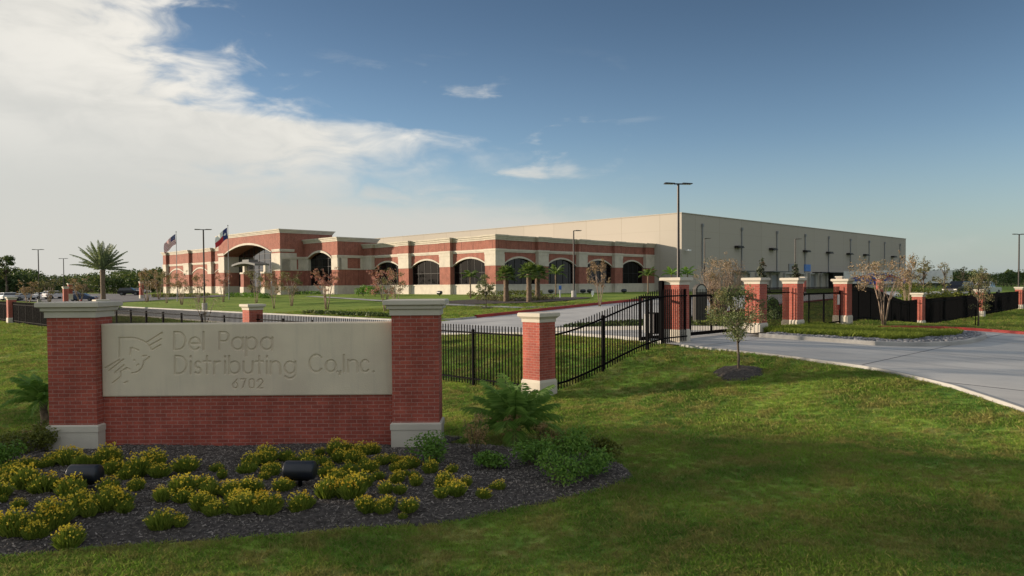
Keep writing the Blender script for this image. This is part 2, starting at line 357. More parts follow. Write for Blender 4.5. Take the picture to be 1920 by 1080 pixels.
def quads(c, nrm, size, asp=.5, rng=rng):
    """leaf faces: diamonds at c facing nrm"""
    n = len(c); nrm = nrm/np.maximum(np.linalg.norm(nrm, axis=1, keepdims=True), 1e-6)
    r = rng.normal(size=(n, 3)); u = np.cross(nrm, r); u /= np.maximum(np.linalg.norm(u, axis=1, keepdims=True), 1e-6); v = np.cross(nrm, u)
    s = np.broadcast_to(np.asarray(size, float), (n,))[:, None]
    V = np.stack([c-u*s, c-v*s*asp, c+u*s, c+v*s*asp], axis=1).reshape(-1, 3)
    return V, np.arange(4*n).reshape(n, 4)
def blobs(bl, n, rng=rng, shell=.45):
    """points through a crown made of ellipsoid clumps"""
    w = np.array([b[3]*b[4]*b[5] for b in bl], float)**.8; k = rng.choice(len(bl), n, p=w/w.sum()); B = np.array([b[:6] for b in bl])[k]
    d = rng.normal(size=(n, 3)); d /= np.linalg.norm(d, axis=1, keepdims=True); r = (shell+(1-shell)*rng.random(n)**.6)[:, None]
    return B[:, :3]+d*r*B[:, 3:6], d
# ------------------------------------------------------------------ ground, roads
ROAD_C = ([0, 3, 8, 13, 18, 46, 110], [6.2, 7.4, 9.6, 10.7, 11.5, 11.2, 12])
LEFT_A = ([-40, -16, -10.34, -8.68, -6.62, -4.06, -.83, 0], [-26, -1.5, 3.5, 4.75, 5.75, 6.2, 6.2, 6.2])
RED_A = ([-60, -16, -9, -6.86, -5.41, -4.27, -3.6, -2.6, -1.6, -.9, 0], [40, 26, 23, 22.55, 22.8, 22.6, 22.35, 21.2, 19, 16, 14])
def pave_in(a): return np.interp(a, *ROAD_C)
strips = [  # (a0, a1, bmin(a), bmax(a), name)
    (-42, 0., lambda a: np.interp(a, *LEFT_A), lambda a: np.interp(a, *RED_A)),
    (0., 13.5, pave_in, lambda a: 13.8+0*a), (13.5, 29., pave_in, lambda a: 108+0*a), (29., 110., pave_in, lambda a: 19.5+0*a)]
LOT = (118., 260., 22., 47.)
def in_road(a, b, mrg=0.):
    a = np.asarray(a, float); b = np.asarray(b, float); r = np.zeros(np.broadcast(a, b).shape, bool)
    for a0, a1, f0, f1 in strips: r |= (a >= a0-.01) & (a <= a1+.01) & (b > f0(a)+mrg) & (b < f1(a)-mrg)
    return r | ((a > LOT[0]+mrg) & (a < LOT[1]-mrg) & (b > LOT[2]+mrg) & (b < LOT[3]-mrg))
def wob(X, Y):
    X = np.asarray(X, float); Y = np.asarray(Y, float)
    return .035*np.sin(X*.9+1.3*np.sin(Y*.5))*np.cos(Y*.8+.7*np.sin(X*.6))+.018*np.sin(2.3*X+Y)*np.sin(1.9*Y-X*.7)
BEDPX = [(-160, 1062), (0, 1046), (130, 1031), (330, 1019), (560, 1000), (800, 975), (1000, 945), (1100, 923), (1160, 904), (1182, 888), (1168, 870), (1120, 853), (1040, 843), (940, 836), (840, 832)]
BED = [gz(x, y, .03) for x, y in BEDPX]+[(-1.0, 14.6), (-9.0, 14.6), (-11.5, 14.0)]
def in_poly(poly, X, Y):
    X = np.asarray(X, float); Y = np.asarray(Y, float); c = np.zeros(X.shape, bool); n = len(poly)
    for i in range(n):
        (x0, y0), (x1, y1) = poly[i], poly[(i+1) % n]
        if y0 != y1: c ^= ((y0 > Y) != (y1 > Y)) & (X < (x1-x0)*(Y-y0)/(y1-y0)+x0)
    return c
def grid(xs, ys, zfun, name, mats, keep=None, frame='xy', parent=None):
    A, B = np.meshgrid(xs, ys, indexing='ij'); 
    if frame == 'ab': X, Y = OX+(B-A)*S, OY+(A+B)*S
    else: X, Y = A, B
    Z = zfun(X, Y); nx, ny = A.shape; V = np.stack([X, Y, Z], -1).reshape(-1, 3)
    i, j = np.meshgrid(np.arange(nx-1), np.arange(ny-1), indexing='ij'); q = (i*ny+j).ravel()
    F = np.stack([q, q+ny, q+ny+1, q+1], 1) if frame == 'xy' else np.stack([q, q+1, q+ny+1, q+ny], 1)
    me = bpy.data.meshes.new(name); me.from_pydata(V.tolist(), [], F.tolist()); me.materials.append(M[mats])
    me.polygons.foreach_set('use_smooth', [True]*len(F)); me.update(); return link(name, me, parent)
def geom(a, b, n, p=2.2): t = np.linspace(0, 1, n+1)[1:]; return a+(b-a)*t**p
xs = np.concatenate([-geom(70, 4500, 22)[::-1], np.arange(-70, -20, 1.6), np.arange(-20, 24, .4), np.arange(24, 75, 1.6), geom(75, 4500, 22)])
ys = np.concatenate([-geom(8, 400, 8)[::-1]*1., np.arange(-8, 4, 1.5), np.arange(4, 46, .4), np.arange(46, 130, 1.6), np.arange(130, 260, 6), geom(260, 6500, 20)])
def ground_z(X, Y):
    a, b = ab(X, Y); z = zf(X, Y)+wob(X, Y)*(1-ss(60, 120, Y))
    z = np.where(in_road(a, b, .55), zf(X, Y)-.35, z)
    return np.where(in_road(a, b, -.55) & ~in_road(a, b, .55), zf(X, Y)-.03, z)
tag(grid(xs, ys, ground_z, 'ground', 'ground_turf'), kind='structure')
def strip(name, m, a0, a1, f0, f1, da, nb, off):
    aa = np.arange(a0, a1+da*.5, da); aa[-1] = a1; vs = []; fs = []
    for a in aa:
        l, h = float(f0(np.float64(a))), float(f1(np.float64(a)))
        for k in range(nb+1):
            X, Y = xy(a, l+(h-l)*k/nb); vs.append((X, Y, float(zf(X, Y))+off))
    for i in range(len(aa)-1):
        for k in range(nb): q = i*(nb+1)+k; fs.append((q, q+1, q+nb+2, q+nb+1))
    mb = MB(); mb.add(vs, fs); o = mb.build(name, m, None, True); return tag(o, kind='structure')
strip('driveway', 'drive_concrete', -42, 0, strips[0][2], strips[0][3], .4, 40, .02)
strip('driveway', 'drive_concrete', 0, 13.5, pave_in, strips[1][3], .5, 14, .021)
strip('truck_court', 'drive_concrete', 13.5, 29, pave_in, strips[2][3], .75, 90, .022)
strip('entry_road', 'drive_concrete', 29, 110, pave_in, strips[3][3], 1.5, 12, .023)
strip('parking_lot', 'asphalt', LOT[0], LOT[1], lambda a: LOT[2]+0*a, lambda a: LOT[3]+0*a, 3, 8, .025)
def kerb(name, m, pts, wd=.16, h=.14, frame='ab', step=.8):
    P = []
    for p, q in zip(pts[:-1], pts[1:]):
        n = max(1, int(math.dist(p, q)/step))
        P += [(p[0]+(q[0]-p[0])*k/n, p[1]+(q[1]-p[1])*k/n) for k in range(n)]
    P.append(pts[-1]); 
    if frame == 'ab': P = [xy(*p) for p in P]
    vs = []; fs = []
    for i, p in enumerate(P):
        a, b = P[max(0, i-1)], P[min(len(P)-1, i+1)]; d = Vector((b[0]-a[0], b[1]-a[1])).normalized(); nx, ny = -d.y*wd/2, d.x*wd/2
        z = float(zf(*p))
        vs += [(p[0]-nx, p[1]-ny, z-.2), (p[0]-nx*.95, p[1]-ny*.95, z+h-.02), (p[0]-nx*.75, p[1]-ny*.75, z+h), (p[0]+nx*.75, p[1]+ny*.75, z+h), (p[0]+nx*.95, p[1]+ny*.95, z+h-.02), (p[0]+nx, p[1]+ny, z-.2)]
    for i in range(len(P)-1):
        for k in range(5): q = i*6+k; fs.append((q, q+6, q+7, q+1))
    mb = MB(); mb.add(vs, fs); return tag(mb.build(name, m), kind='structure')
def along(tab, a0, a1, n, off=0.): return [(a, float(np.interp(a, *tab))+off) for a in np.linspace(a0, a1, n)]
kerb('kerb', 'concrete', along(LEFT_A, -38, -.5, 60), .12, .045)
kerb('red_kerb', 'red_paint', along(RED_A, -38, -2.0, 60))
kerb('kerb', 'concrete', along(ROAD_C, .2, 109, 80), .15, .13)
kerb('kerb', 'concrete', [(1.2, 13.8), (11.5, 13.8), (12.9, 14.2), (13.5, 15.6), (13.5, 30)], .25, .2)
kerb('red_kerb', 'red_paint', [(13.5, 30), (13.5, 62)], .16)
kerb('kerb', 'concrete', [(13.5, 62), (13.5, 106)])
kerb('kerb', 'concrete', [(109, 19.5), (34, 19.5), (30.5, 20.2), (29, 22), (29, 24)])
kerb('red_kerb', 'red_paint', [(29, 24), (29, 46)], .3, .24)
kerb('kerb', 'concrete', [(29, 46), (29, 60)])
# median island beside the vehicle gate
MED = [tuple(ab(*spot(x, y)[:2])) for x, y in [(1424, 633), (1500, 638), (1570, 643), (1640, 648.5), (1700, 650), (1740, 650), (1780, 648.5), (1812, 645), (1834, 640), (1844, 635), (1843, 631), (1828, 628)]]+[(-4.6, 19.8), (-2.4, 18.6), (-.6, 17.0)]
kerb('kerb', 'concrete', MED[:-1], .2, .16, step=.4)
def inset(poly, d):
    n = len(poly); cx = sum(p[0] for p in poly)/n; cy = sum(p[1] for p in poly)/n; out = []
    for p in poly: v = Vector((cx-p[0], cy-p[1])); L = v.length; v *= min(d, L*.9)/L; out.append((p[0]+v.x, p[1]+v.y))
    return out
def island(name, m, poly, h, step=.3, crown=0.):
    A = [p[0] for p in poly]; B = [p[1] for p in poly]
    aa = np.arange(min(A), max(A)+step, step); bb = np.arange(min(B), max(B)+step, step); vs = {}; V = []; F = []
    def vid(i, j):
        if (i, j) not in vs:
            X, Y = xy(aa[i], bb[j]); vs[i, j] = len(V); V.append((X, Y, float(zf(X, Y))+h+crown*(math.sin(i*1.7)*math.sin(j*1.3)*.5+.5)))
        return vs[i, j]
    for i in range(len(aa)-1):
        for j in range(len(bb)-1):
            if in_poly(poly, np.array(aa[i]+step/2), np.array(bb[j]+step/2)): F.append((vid(i, j), vid(i, j+1), vid(i+1, j+1), vid(i+1, j)))
    mb = MB(); mb.add(V, F); return tag(mb.build(name, m, None, True), kind='structure')
island('island_ground', 'soil', MED+[(-.2, 11.2)], .1, .2)
MEDIN = inset(MED, 1.35)+[(-.3, 17.4), (-.2, 12.6)]
# walkway over the lawn
pth = [spot(x, y) for x, y in [(580, 556), (640, 559.5), (700, 563.5), (825, 571), (972, 577.5), (1060, 575), (1110, 571)]]
vs = []; fs = []
for i, p in enumerate(pth):
    a, b = pth[max(0, i-1)], pth[min(len(pth)-1, i+1)]; d = (b-a).to_2d().normalized(); n = Vector((-d.y, d.x))*.75
    for k in (-1, 1): X, Y = p.x+n.x*k, p.y+n.y*k; vs.append((X, Y, float(zf(X, Y))+.05))
mb = MB()
for i in range(len(pth)-1):
    for k in range(12):
        t0, t1 = k/12, (k+1)/12; q = []
        for (t, e) in ((t0, 0), (t0, 1), (t1, 1), (t1, 0)):
            A, B = vs[2*i+e], vs[2*i+2+e]; X, Y = A[0]+(B[0]-A[0])*t, A[1]+(B[1]-A[1])*t; q.append((X, Y, float(zf(X, Y))+.06))
        mb.add(q, [(0, 1, 2, 3)])
tag(mb.build('path', 'concrete'), kind='structure')
# sign bed
def bed_mesh():
    P = np.array(BED); st = .07; gx = np.arange(P[:, 0].min(), P[:, 0].max()+st, st); gy = np.arange(P[:, 1].min(), P[:, 1].max()+st, st)
    X, Y = np.meshgrid(gx, gy, indexing='ij'); ins = in_poly(BED, X, Y)
    d = np.full(X.shape, 9.)
    for i in range(len(BED)):
        a, b = np.array(BED[i]), np.array(BED[(i+1) % len(BED)]); ap = np.stack([X-a[0], Y-a[1]], -1); v = b-a; t = np.clip((ap@v)/(v@v), 0, 1)
        d = np.minimum(d, np.hypot(ap[..., 0]-t*v[0], ap[..., 1]-t*v[1]))
    r = np.random.default_rng(3).normal(size=X.shape)*.008
    Z = zf(X, Y)+.02+np.where(ins, np.minimum(d, .6)*.13, -np.minimum(d, .3)*.5)+r+.02*np.sin(X*2.1)*np.sin(Y*2.7)
    nx, ny = X.shape; keep = (d < .12) | ins; V = np.stack([X, Y, Z], -1).reshape(-1, 3)
    i, j = np.meshgrid(np.arange(nx-1), np.arange(ny-1), indexing='ij'); k = keep[:-1, :-1] & keep[1:, 1:] & keep[1:, :-1] & keep[:-1, 1:]
    q = (i*ny+j)[k]; F = np.stack([q, q+ny, q+ny+1, q+1], 1); me = bpy.data.meshes.new('bed'); me.from_pydata(V.tolist(), [], F.tolist()); me.materials.append(M['mulch']); me.update()
    return tag(link('mulch_ground', me), kind='structure'), (lambda x, y: float(Z[int(np.clip((x-gx[0])/st, 0, nx-1)), int(np.clip((y-gy[0])/st, 0, ny-1))]))
bedo, bed_z = bed_mesh()

# ------------------------------------------------------------------ office building
PAD = 1.5
off = thing('office_building', 'red brick office building with cream stone bands and large arched windows', 'building', (OX, OY, 0), math.pi/4)
def offset(poly, d):
    n = len(poly); area = sum(poly[i][0]*poly[(i+1) % n][1]-poly[(i+1) % n][0]*poly[i][1] for i in range(n)); sg = 1 if area > 0 else -1; out = []
    for i in range(n):
        p0, p, p1 = poly[i-1], poly[i], poly[(i+1) % n]; q = [0, 0]
        for u, v in ((p0, p), (p, p1)):
            ex, ey = v[0]-u[0], v[1]-u[1]
            if abs(ex) > abs(ey): q[1] = -sg*d*(1 if ex > 0 else -1)
            else: q[0] = sg*d*(1 if ey > 0 else -1)
        out.append((p[0]+q[0], p[1]+q[1]))
    return out
# footprints are (b, a) = local (x, y); pillars stand .6 m proud of the bays
REC = .6
def front_x(plane, zones, closed):  # left facing facade at x=plane, zones = pillar spans along y, ascending
    pts = []
    for i, (y0, y1) in enumerate(zones):
        pts += [(plane, y0), (plane, y1)]
        if i < len(zones)-1: pts += [(plane+REC, y1), (plane+REC, zones[i+1][0])]
    return pts
B1, A1 = 61.4, 65.8
PL = [(65.8, 68.1), (76.2, 78.8), (87.0, 89.8), (97.8, 100.5)]
PR = [(61.4, 63.4)]+[(ona(x0, 532, A1), ona(x1, 532, A1)) for x0, x1 in ((1010, 1028.5), (1086, 1101.5), (1153, 1167.5))]+[(ona(1211.5, 532, A1), 102.6)]
ptsR = []
for i, (x0, x1) in enumerate(PR):
    ptsR += [(x0, A1), (x1, A1)]
    if i < len(PR)-1: ptsR += [(x1, A1+REC), (PR[i+1][0], A1+REC)]
wing = front_x(B1, PL, False)[::-1]+ptsR[1:]+[(102.6, 100.5)]
# the shared corner (61.4, 65.8) appears once
B2, A2 = 56.1, 100.5
A3 = 112.1; B3 = 51.3
A4 = onb(411, 550, B3); BL = 55.2; A5 = 180.
blk = [(B2, A2), (B2, A3), (75, A3), (75, A2)][::-1]
tow = [(B3, A3), (B3, A4), (74, A4), (74, A3)][::-1]
PW = [(onb(x1, 540, BL), onb(x0, 540, BL)) for x0, x1 in ((390, 396.5), (345, 354.5), (305.5, 312))]
PW[0] = (PW[0][0], PW[0][1]); PW[-1] = (PW[-1][0], A5)
lw = [(BL+REC, A4)]
lz = [(A4, PW[0][0])]
pts = [(BL+REC, A4)]
for y0, y1 in PW: pts += [(BL+REC, y0), (BL, y0), (BL, y1), (BL+REC, y1)]
pts = pts[:-1]+[(75, A5), (75, A4)]
leftw = pts[::-1]
def layers(poly, spec, nm, matl):
    mb = MB()
    for d, z0, z1 in spec: mb.prism(offset(poly, d), z0, z1)
    return mb.build(nm, matl, off)
def block(poly, ztop, zband, corn=.75):
    layers(poly, [(.07, PAD-1.2, 2.85), (.11, 2.85, 3.05)], 'stone_base', 'stone')
    layers(poly, [(.10, zband, zband+.18), (.16, zband+.18, zband+.47)], 'stone_band', 'stone')
    layers(poly, [(0., zband+.47, ztop-corn)], 'upper_wall', 'panel_brick')
    layers(poly, [(.10, ztop-corn, ztop-corn*.66), (.24, ztop-corn*.66, ztop-corn*.3), (.42, ztop-corn*.3, ztop-.06), (.46, ztop-.06, ztop)], 'cornice', 'stone')
block(wing, 10.45, 7.9); block(leftw, 11.65, 8.1)

def arch_pts(x0, x1, zs, zc, n=18):
    """arc from (x0, zs) over (mid, zc) to (x1, zs)"""
    h = zc-zs; c = (x1-x0)/2; Rr = (c*c+h*h)/(2*h); cz = zc-Rr; m = (x0+x1)/2; th = math.asin(min(1, c/Rr)) if Rr > h else math.pi-math.asin(c/Rr)
    return [(m+Rr*math.sin(-th+2*th*k/n), cz+Rr*math.cos(-th+2*th*k/n)) for k in range(n+1)]
class Face:
    """facade frame: s along, d inward; 'L' = left facing (x=plane), 'R' = right facing (y=plane)"""
    def __init__(s, kind, plane): s.k = kind; s.p = plane
    def P(s, t, d, z): return (s.p+d, t, z) if s.k == 'L' else (t, s.p+d, z)
    def box(s, mb, t0, t1, d0, d1, z0, z1):
        if s.k == 'L': mb.box(s.p+d0, s.p+d1, t0, t1, z0, z1)
        else: mb.box(t0, t1, s.p+d0, s.p+d1, z0, z1)
    def quad(s, mb, a, b, c, e): mb.add([s.P(*a), s.P(*b), s.P(*c), s.P(*e)], [(0, 1, 2, 3)])
def window(F, x0, x1, zb, zs, zc, d, nv, nh, name='window', hd=1.6, glass='window_glass'):
    A = arch_pts(x0, x1, zs, zc); fr = MB()
    # glass: a thin slab following the arch
    gl = MB(); pts = [(x0, zb), (x1, zb)]+A[::-1]; n = len(pts)
    gl.add([F.P(t, d, z) for t, z in pts]+[F.P(t, d+.03, z) for t, z in pts], [tuple(range(n)), tuple(range(n, 2*n))[::-1]]+[(i, n+i, n+(i+1) % n, (i+1) % n) for i in range(n)])
    def top(t):
        for (a, z), (b, y) in zip(A[:-1], A[1:]):
            if a <= t <= b: return z+(y-z)*(t-a)/(b-a)
        return zs
    for k in range(1, nv): t = x0+(x1-x0)*k/nv; F.box(fr, t-.035, t+.035, d-.06, d-.005, zb+.08, top(t)-.02)
    for z in nh:
        for k in range(nv):
            t0, t1 = x0+(x1-x0)*k/nv, x0+(x1-x0)*(k+1)/nv
            if min(top(t0+.02), top(t1-.02)) > z: F.box(fr, t0+.035, t1-.035, d-.055, d-.006, z-.03, z+.03)
    F.box(fr, x0, x1, d-.07, d-.004, zb, zb+.08)
    for t in (x0+.04, x1-.04): F.box(fr, t-.04, t+.04, d-.07, d-.004, zb+.08, zs)
    o = fr.build(name, 'mullion', off); gl.build('pane', glass, o); return o
def arch_wall(F, t0, t1, x0, x1, zb, zs, zc, zt, d, dep, mats=('far_brick',), trim=True, zsill=3.05):
    """wall of one bay from t0 to t1 with an arched opening x0..x1"""
    mb = MB(); A = arch_pts(x0, x1, zs, zc)
    if x0 > t0+.01: F.box(mb, t0, x0, d, d+dep, zb, zt)
    if x1 < t1-.01: F.box(mb, x1, t1, d, d+dep, zb, zt)
    for (a, z), (b, y) in zip(A[:-1], A[1:]):
        F.quad(mb, (a, d, z), (b, d, y), (b, d, zt), (a, d, zt)); F.quad(mb, (a, d, z), (a, d+dep, z), (b, d+dep, y), (b, d, y))
    if zs > zb:
        pass
    mb.build('bay_wall', mats[0], off)
    if trim:
        tr = MB(); O = arch_pts(x0-.16, x1+.16, zs, zc+.28)
        for i in range(len(A)-1):
            (a, z), (b, y), (c, v), (e, u) = A[i], A[i+1], O[i+1], O[i]
            F.quad(tr, (a, d-.1, z), (b, d-.1, y), (c, d-.1, v), (e, d-.1, u)); F.quad(tr, (e, d-.1, u), (c, d-.1, v), (c, d+.05, v), (e, d+.05, u)); F.quad(tr, (a, d-.1, z), (a, d+.3, z), (b, d+.3, y), (b, d-.1, y))
        tr.build('arch_trim', 'stone', off)
# wing, left facing
FL = Face('L', B1); FR = Face('R', A1)
def pillar_set(spans, F, zb, zm, zt, dep=2.0, skip_first=False):
    for i, (y0, y1) in enumerate(spans):
        if skip_first and i == 0: continue
        mb = MB(); F.box(mb, y0, y1, 0, dep, zb, zm); mb.build('brick_pilaster', 'far_brick', off)
        mb = MB(); F.box(mb, y0-.03, y1+.03, -.05, dep-.1, zm, zt-.35); F.box(mb, y0-.06, y1+.06, -.09, dep-.2, zt-.35, zt); mb.build('stone_pilaster', 'stone', off)
pillar_set(PL, FL, 3.05, 5.85, 7.9)
for (p, q) in zip(PL[:-1], PL[1:]):
    t0, t1 = p[1], q[0]; arch_wall(FL, t0, t1, t0+.02, t1-.02, 3.05, 5.9, 7.05, 7.9, REC, .8)
    window(FL, t0+.02, t1-.02, 3.05, 5.9, 7.05, REC+.35, 5, [4.9])
pillar_set(PR, FR, 3.05, 5.85, 7.9, skip_first=True)
for (p, q) in zip(PR[:-1], PR[1:]):
    t0, t1 = p[1], q[0]; arch_wall(FR, t0, t1, t0+.02, t1-.02, 3.05, 5.9, 7.05, 7.9, REC, .8)
    window(FR, t0+.02, t1-.02, 3.05, 5.9, 7.05, REC+.35, 5, [4.9])
core = MB(); core.box(B1+2.1, 102.5, A1+2.1, 100.4, 2.9, 8.0); core.build('inner_wall', 'mullion', off)
# middle block and entrance tower: the front wall carries an arch right through the stone band
def tall_block(x, y0, y1, back, ztop, corn, zband, o0, o1, zs, zc, dep, zb, sidex):
    """x: front plane; opening o0..o1 from zb to the arch zs/zc; sidex: where the visible right side ends"""
    F = Face('L', x); body = [(x+dep, y0), (back, y0), (back, y1), (x+dep, y1)]; full = [(x, y0), (back, y0), (back, y1), (x, y1)]
    mb = MB(); mb.prism(body, PAD-1.2, ztop-corn); mb.build('upper_wall', 'panel_brick', off)
    layers(full, [(.10, ztop-corn, ztop-corn*.66), (.24, ztop-corn*.66, ztop-corn*.3), (.42, ztop-corn*.3, ztop-.06), (.46, ztop-.06, ztop)], 'cornice', 'stone')
    arch_wall(F, y0, y1, o0, o1, PAD-1.2, zs, zc, ztop-corn, 0, dep, trim=False)
    tr = MB(); A = arch_pts(o0, o1, zs, zc, 28); O = arch_pts(o0-.3, o1+.3, zs, zc+.38, 28)
    for i in range(len(A)-1):
        (a, z), (b, y), (c, v), (e, u) = A[i], A[i+1], O[i+1], O[i]
        F.quad(tr, (a, -.2, z), (b, -.2, y), (c, -.2, v), (e, -.2, u)); F.quad(tr, (e, -.2, u), (c, -.2, v), (c, .05, v), (e, .05, u)); F.quad(tr, (a, -.2, z), (a, .4, z), (b, .4, y), (b, -.2, y))
    tr.build('arch_trim', 'stone', off)
    W = Face('R', y0)
    def out(F_, nm, *bx):
        mb = MB()
        for q in bx: F_.box(mb, *q)
        mb.build(nm, 'stone', off)
    for t0, t1, jl, jr in ((y0, o0, 0, 1), (o1, y1, 1, 0)):
        l = t0-.06 if not jl else t0-.04; r = t1+.04 if jr else t1+.06
        out(F, 'stone_pilaster', (l, r, -.06, dep-.12, 5.85, zband-.25 if zband > 8.2 else zband))
        out(F, 'stone_band', (l-.02, r-(.3 if jr else -.04)*1., -.12, .25, zband, zband+.2), (l-.04, r-(.3 if jr else -.08), -.17, .25, zband+.2, zband+.47))
        out(F, 'stone_base', (l, r, -.07, dep-.1, PAD-1.2, 3.05))
    if sidex-x > 3:
        e = sidex
        out(W, 'stone_pilaster', (x+.26, x+2.0, -.06, .1, 5.85, 7.95)); out(W, 'stone_pilaster', (e-1.2, e, -.06, .1, 5.85, 7.95)); out(W, 'stone_band', (x+2.0, e-1.2, -.05, .1, 5.85, 6.08))
        out(W, 'stone_band', (x+.26, e, -.12, .1, 7.95, 8.15), (x+.26, e, -.17, .1, 8.15, 8.42))
        out(W, 'stone_base', (x+dep-.09, e, -.07, .1, PAD-1.2, 3.05))
w0, w1 = onb(622, 500, B2), onb(578, 500, B2)
tall_block(B2, A2, A3, 64.5, 11.6, .75, 7.95, w0, w1, 7.95, 9.05, .9, PAD, B1+REC)
FB = Face('L', B2); mb = MB(); FB.box(mb, w0, w1, .05, .88, PAD-1., 3.05); mb.build('stone_base', 'stone', off)
window(FB, w0, w1, 3.06, 7.95, 9.05, .6, 4, [4.9, 6.5, 7.95])
e0, e1 = onb(510, 520, B3), onb(421, 520, B3); DEP = 3.4
tall_block(B3, A3, A4, 62.2, 13.45, .7, 9.33, e0, e1, 9.33, 11.05, DEP, PAD, B2)
FT = Face('L', B3); FTS = Face('R', A3)
mb = MB(); FTS.box(mb, B3+.26, B3+2.8, -.12, .1, 9.33, 9.53); FTS.box(mb, B3+.26, B3+2.8, -.17, .1, 9.53, 9.8); mb.build('stone_band', 'stone', off)
window(FT, e0+.02, e1-.02, PAD, 9.33, 11.03, DEP-.25, 9, [4.3, 6.3, 8.2, 9.4], name='entrance_glazing', glass='entrance_glass')
# entrance canopy: shallow curved metal roof on two brick columns
mb = MB(); c0, c1 = onb(505, 495, B3-1.4), onb(434, 495, B3-4.2); n = 14
def cz_(t): return 6.75+.45*math.sin(math.pi*t)
for k in range(n):
    t0, t1 = k/n, (k+1)/n; y0, y1 = c0+(c1-c0)*t0, c0+(c1-c0)*t1; za, zb_ = cz_(t0), cz_(t1)
    mb.add([(x, y, z+h) for h in (0, .34) for x, y, z in ((B3-4.2, y0, za), (B3-1.4, y0, za), (B3-1.4, y1, zb_), (B3-4.2, y1, zb_))],
           [(0, 1, 2, 3), (7, 6, 5, 4), (0, 4, 5, 1), (1, 5, 6, 2), (2, 6, 7, 3), (3, 7, 4, 0)])
cno = mb.build('entrance_canopy', 'light_metal', off)
for px in (461, 500):
    y = onb(px, 540, B3-3.2); mb = MB(); mb.box(B3-3.9, B3-2.7, y-.65, y+.65, PAD-1, 5.3); mb.build('column', 'far_brick', cno)
    mb = MB(); mb.box(B3-4.0, B3-2.6, y-.75, y+.75, PAD-1, 2.9); mb.build('column_base', 'stone', cno); mb = MB(); mb.box(B3-4.0, B3-2.6, y-.75, y+.75, 5.3, 5.6); mb.box(B3-3.6, B3-3.0, y-.35, y+.35, 5.6, 6.75); mb.build('column_stone', 'stone', cno)
mb = MB(); y = onb(466, 486, B3-3); mb.box(B3-3.6, B3-1.8, y-1.3, y+1.3, 7.3, 7.95); mb.build('canopy_housing', 'light_metal', cno)
# left wing with blind arches
FW = Face('L', BL); pillar_set(PW, FW, 3.05, 5.85, 8.1, 1.5)
spans = [(A4-1, A4)]+PW
for p, q in zip(spans[:-1], spans[1:]):
    mb = MB(); FW.box(mb, p[1], q[0], REC, REC+.7, 3.05, 8.1); mb.build('bay_wall', 'far_brick', off)
    tr = MB(); t0, t1 = p[1]+.3, q[0]-.3; A = arch_pts(t0, t1, 5.9, 7.2, 20); O = arch_pts(t0-.15, t1+.15, 5.9, 7.55, 20)
    for i in range(20):
        (a, z), (b, y), (c, v), (e, u) = A[i], A[i+1], O[i+1], O[i]
        FW.quad(tr, (a, REC-.12, z), (b, REC-.12, y), (c, REC-.12, v), (e, REC-.12, u)); FW.quad(tr, (e, REC-.12, u), (c, REC-.12, v), (c, REC+.02, v), (e, REC+.02, u)); FW.quad(tr, (a, REC-.12, z), (a, REC+.02, z), (b, REC+.02, y), (b, REC-.12, y))
    tr.build('arch_trim', 'stone', off)
mb = MB(); mb.box(BL+REC+.5, 80, A4+.1, A5-.1, 2.9, 8.2); mb.build('inner_wall', 'far_brick', off)

# ------------------------------------------------------------------ warehouse
wh = thing('warehouse', 'long beige concrete warehouse with plain panel walls behind the brick office', 'warehouse', (OX, OY, 0), math.pi/4)
WB, WA = 102.6, 59.93; WE = 225.4; WT = 15.75
mb = MB(); mb.box(WB+.01, WE, WA, 176, .2, WT); mb.build('wall', 'warehouse', wh)
mb = MB(); mb.box(WB-.08, WE+.1, WA-.1, 176.1, WT, WT+.14); mb.build('roof_edge', 'warehouse', wh)
mb = MB(); mb.box(WB+14, WE-.2, WA-.05, WA+.2, .6, 5.2); mb.build('dock_wall', 'warehouse', wh)
for px, py in [(1316, 419), (1390, 428), (1456, 435), (1509, 440), (1553, 445), (1594, 450), (1629, 453), (1658, 457), (1687, 460)]:
    x = ona(px, py, WA); mb = MB(); mb.box(x-.10, x+.10, WA-.22, WA-.02, 4.6, 13.9); mb.box(x-.24, x+.24, WA-.36, WA-.02, 13.6, 14.2); mb.build('downspout', 'grey_metal', wh)
for px in (1382, 1446, 1509, 1552, 1590, 1621, 1673):
    x = ona(px, 470, WA); mb = MB(); mb.box(x-1.1, x+1.1, WA-.9, WA-.02, 10.0, 10.45); mb.box(x-1.0, x+1.0, WA-1.1, WA-.9, 10.0, 10.2); mb.build('wall_light', 'bronze_metal', wh)
for p0, p1 in ((1368, 1400), (1432, 1462), (1523, 1534), (1539, 1600)):
    x0, x1 = ona(p0, 507, WA), ona(p1, 507, WA); mb = MB(); mb.box(x0, x1, WA-2.2, WA-.03, 5.25, 5.45); mb.build('dock_canopy', 'light_metal' if p0 < 1500 else 'bronze_metal', wh)
for k in range(9):
    x = 118+k*6.5; mb = MB(); mb.box(x, x+3.0, WA-.12, WA-.06, 1.7, 4.6); d = mb.build('dock_door', 'warehouse' if k % 3 else 'grey_metal', wh)
    mb = MB(); mb.box(x-.4, x-.02, WA-.5, WA-.06, 1.6, 4.9); mb.box(x+3.02, x+3.4, WA-.5, WA-.06, 1.6, 4.9); mb.box(x-.4, x+3.4, WA-.55, WA-.06, 4.9, 5.2); mb.build('dock_seal', 'concrete', d)
x0, x1 = ona(1553, 530, WA), ona(1586, 530, WA); mb = MB(); mb.box(x0, x1, WA-1.2, WA-.1, .7, 5.2); mb.build('truck_doorway', 'rubber', wh)
for px, c in ((1484, 'grey_metal'), (1513, 'sign_blue')):
    x = ona(px, 502, WA); mb = MB(); mb.box(x-1.6, x+1.6, WA-.22, WA-.04, 5.6, 7.2); mb.build('wall_plate', c, wh)
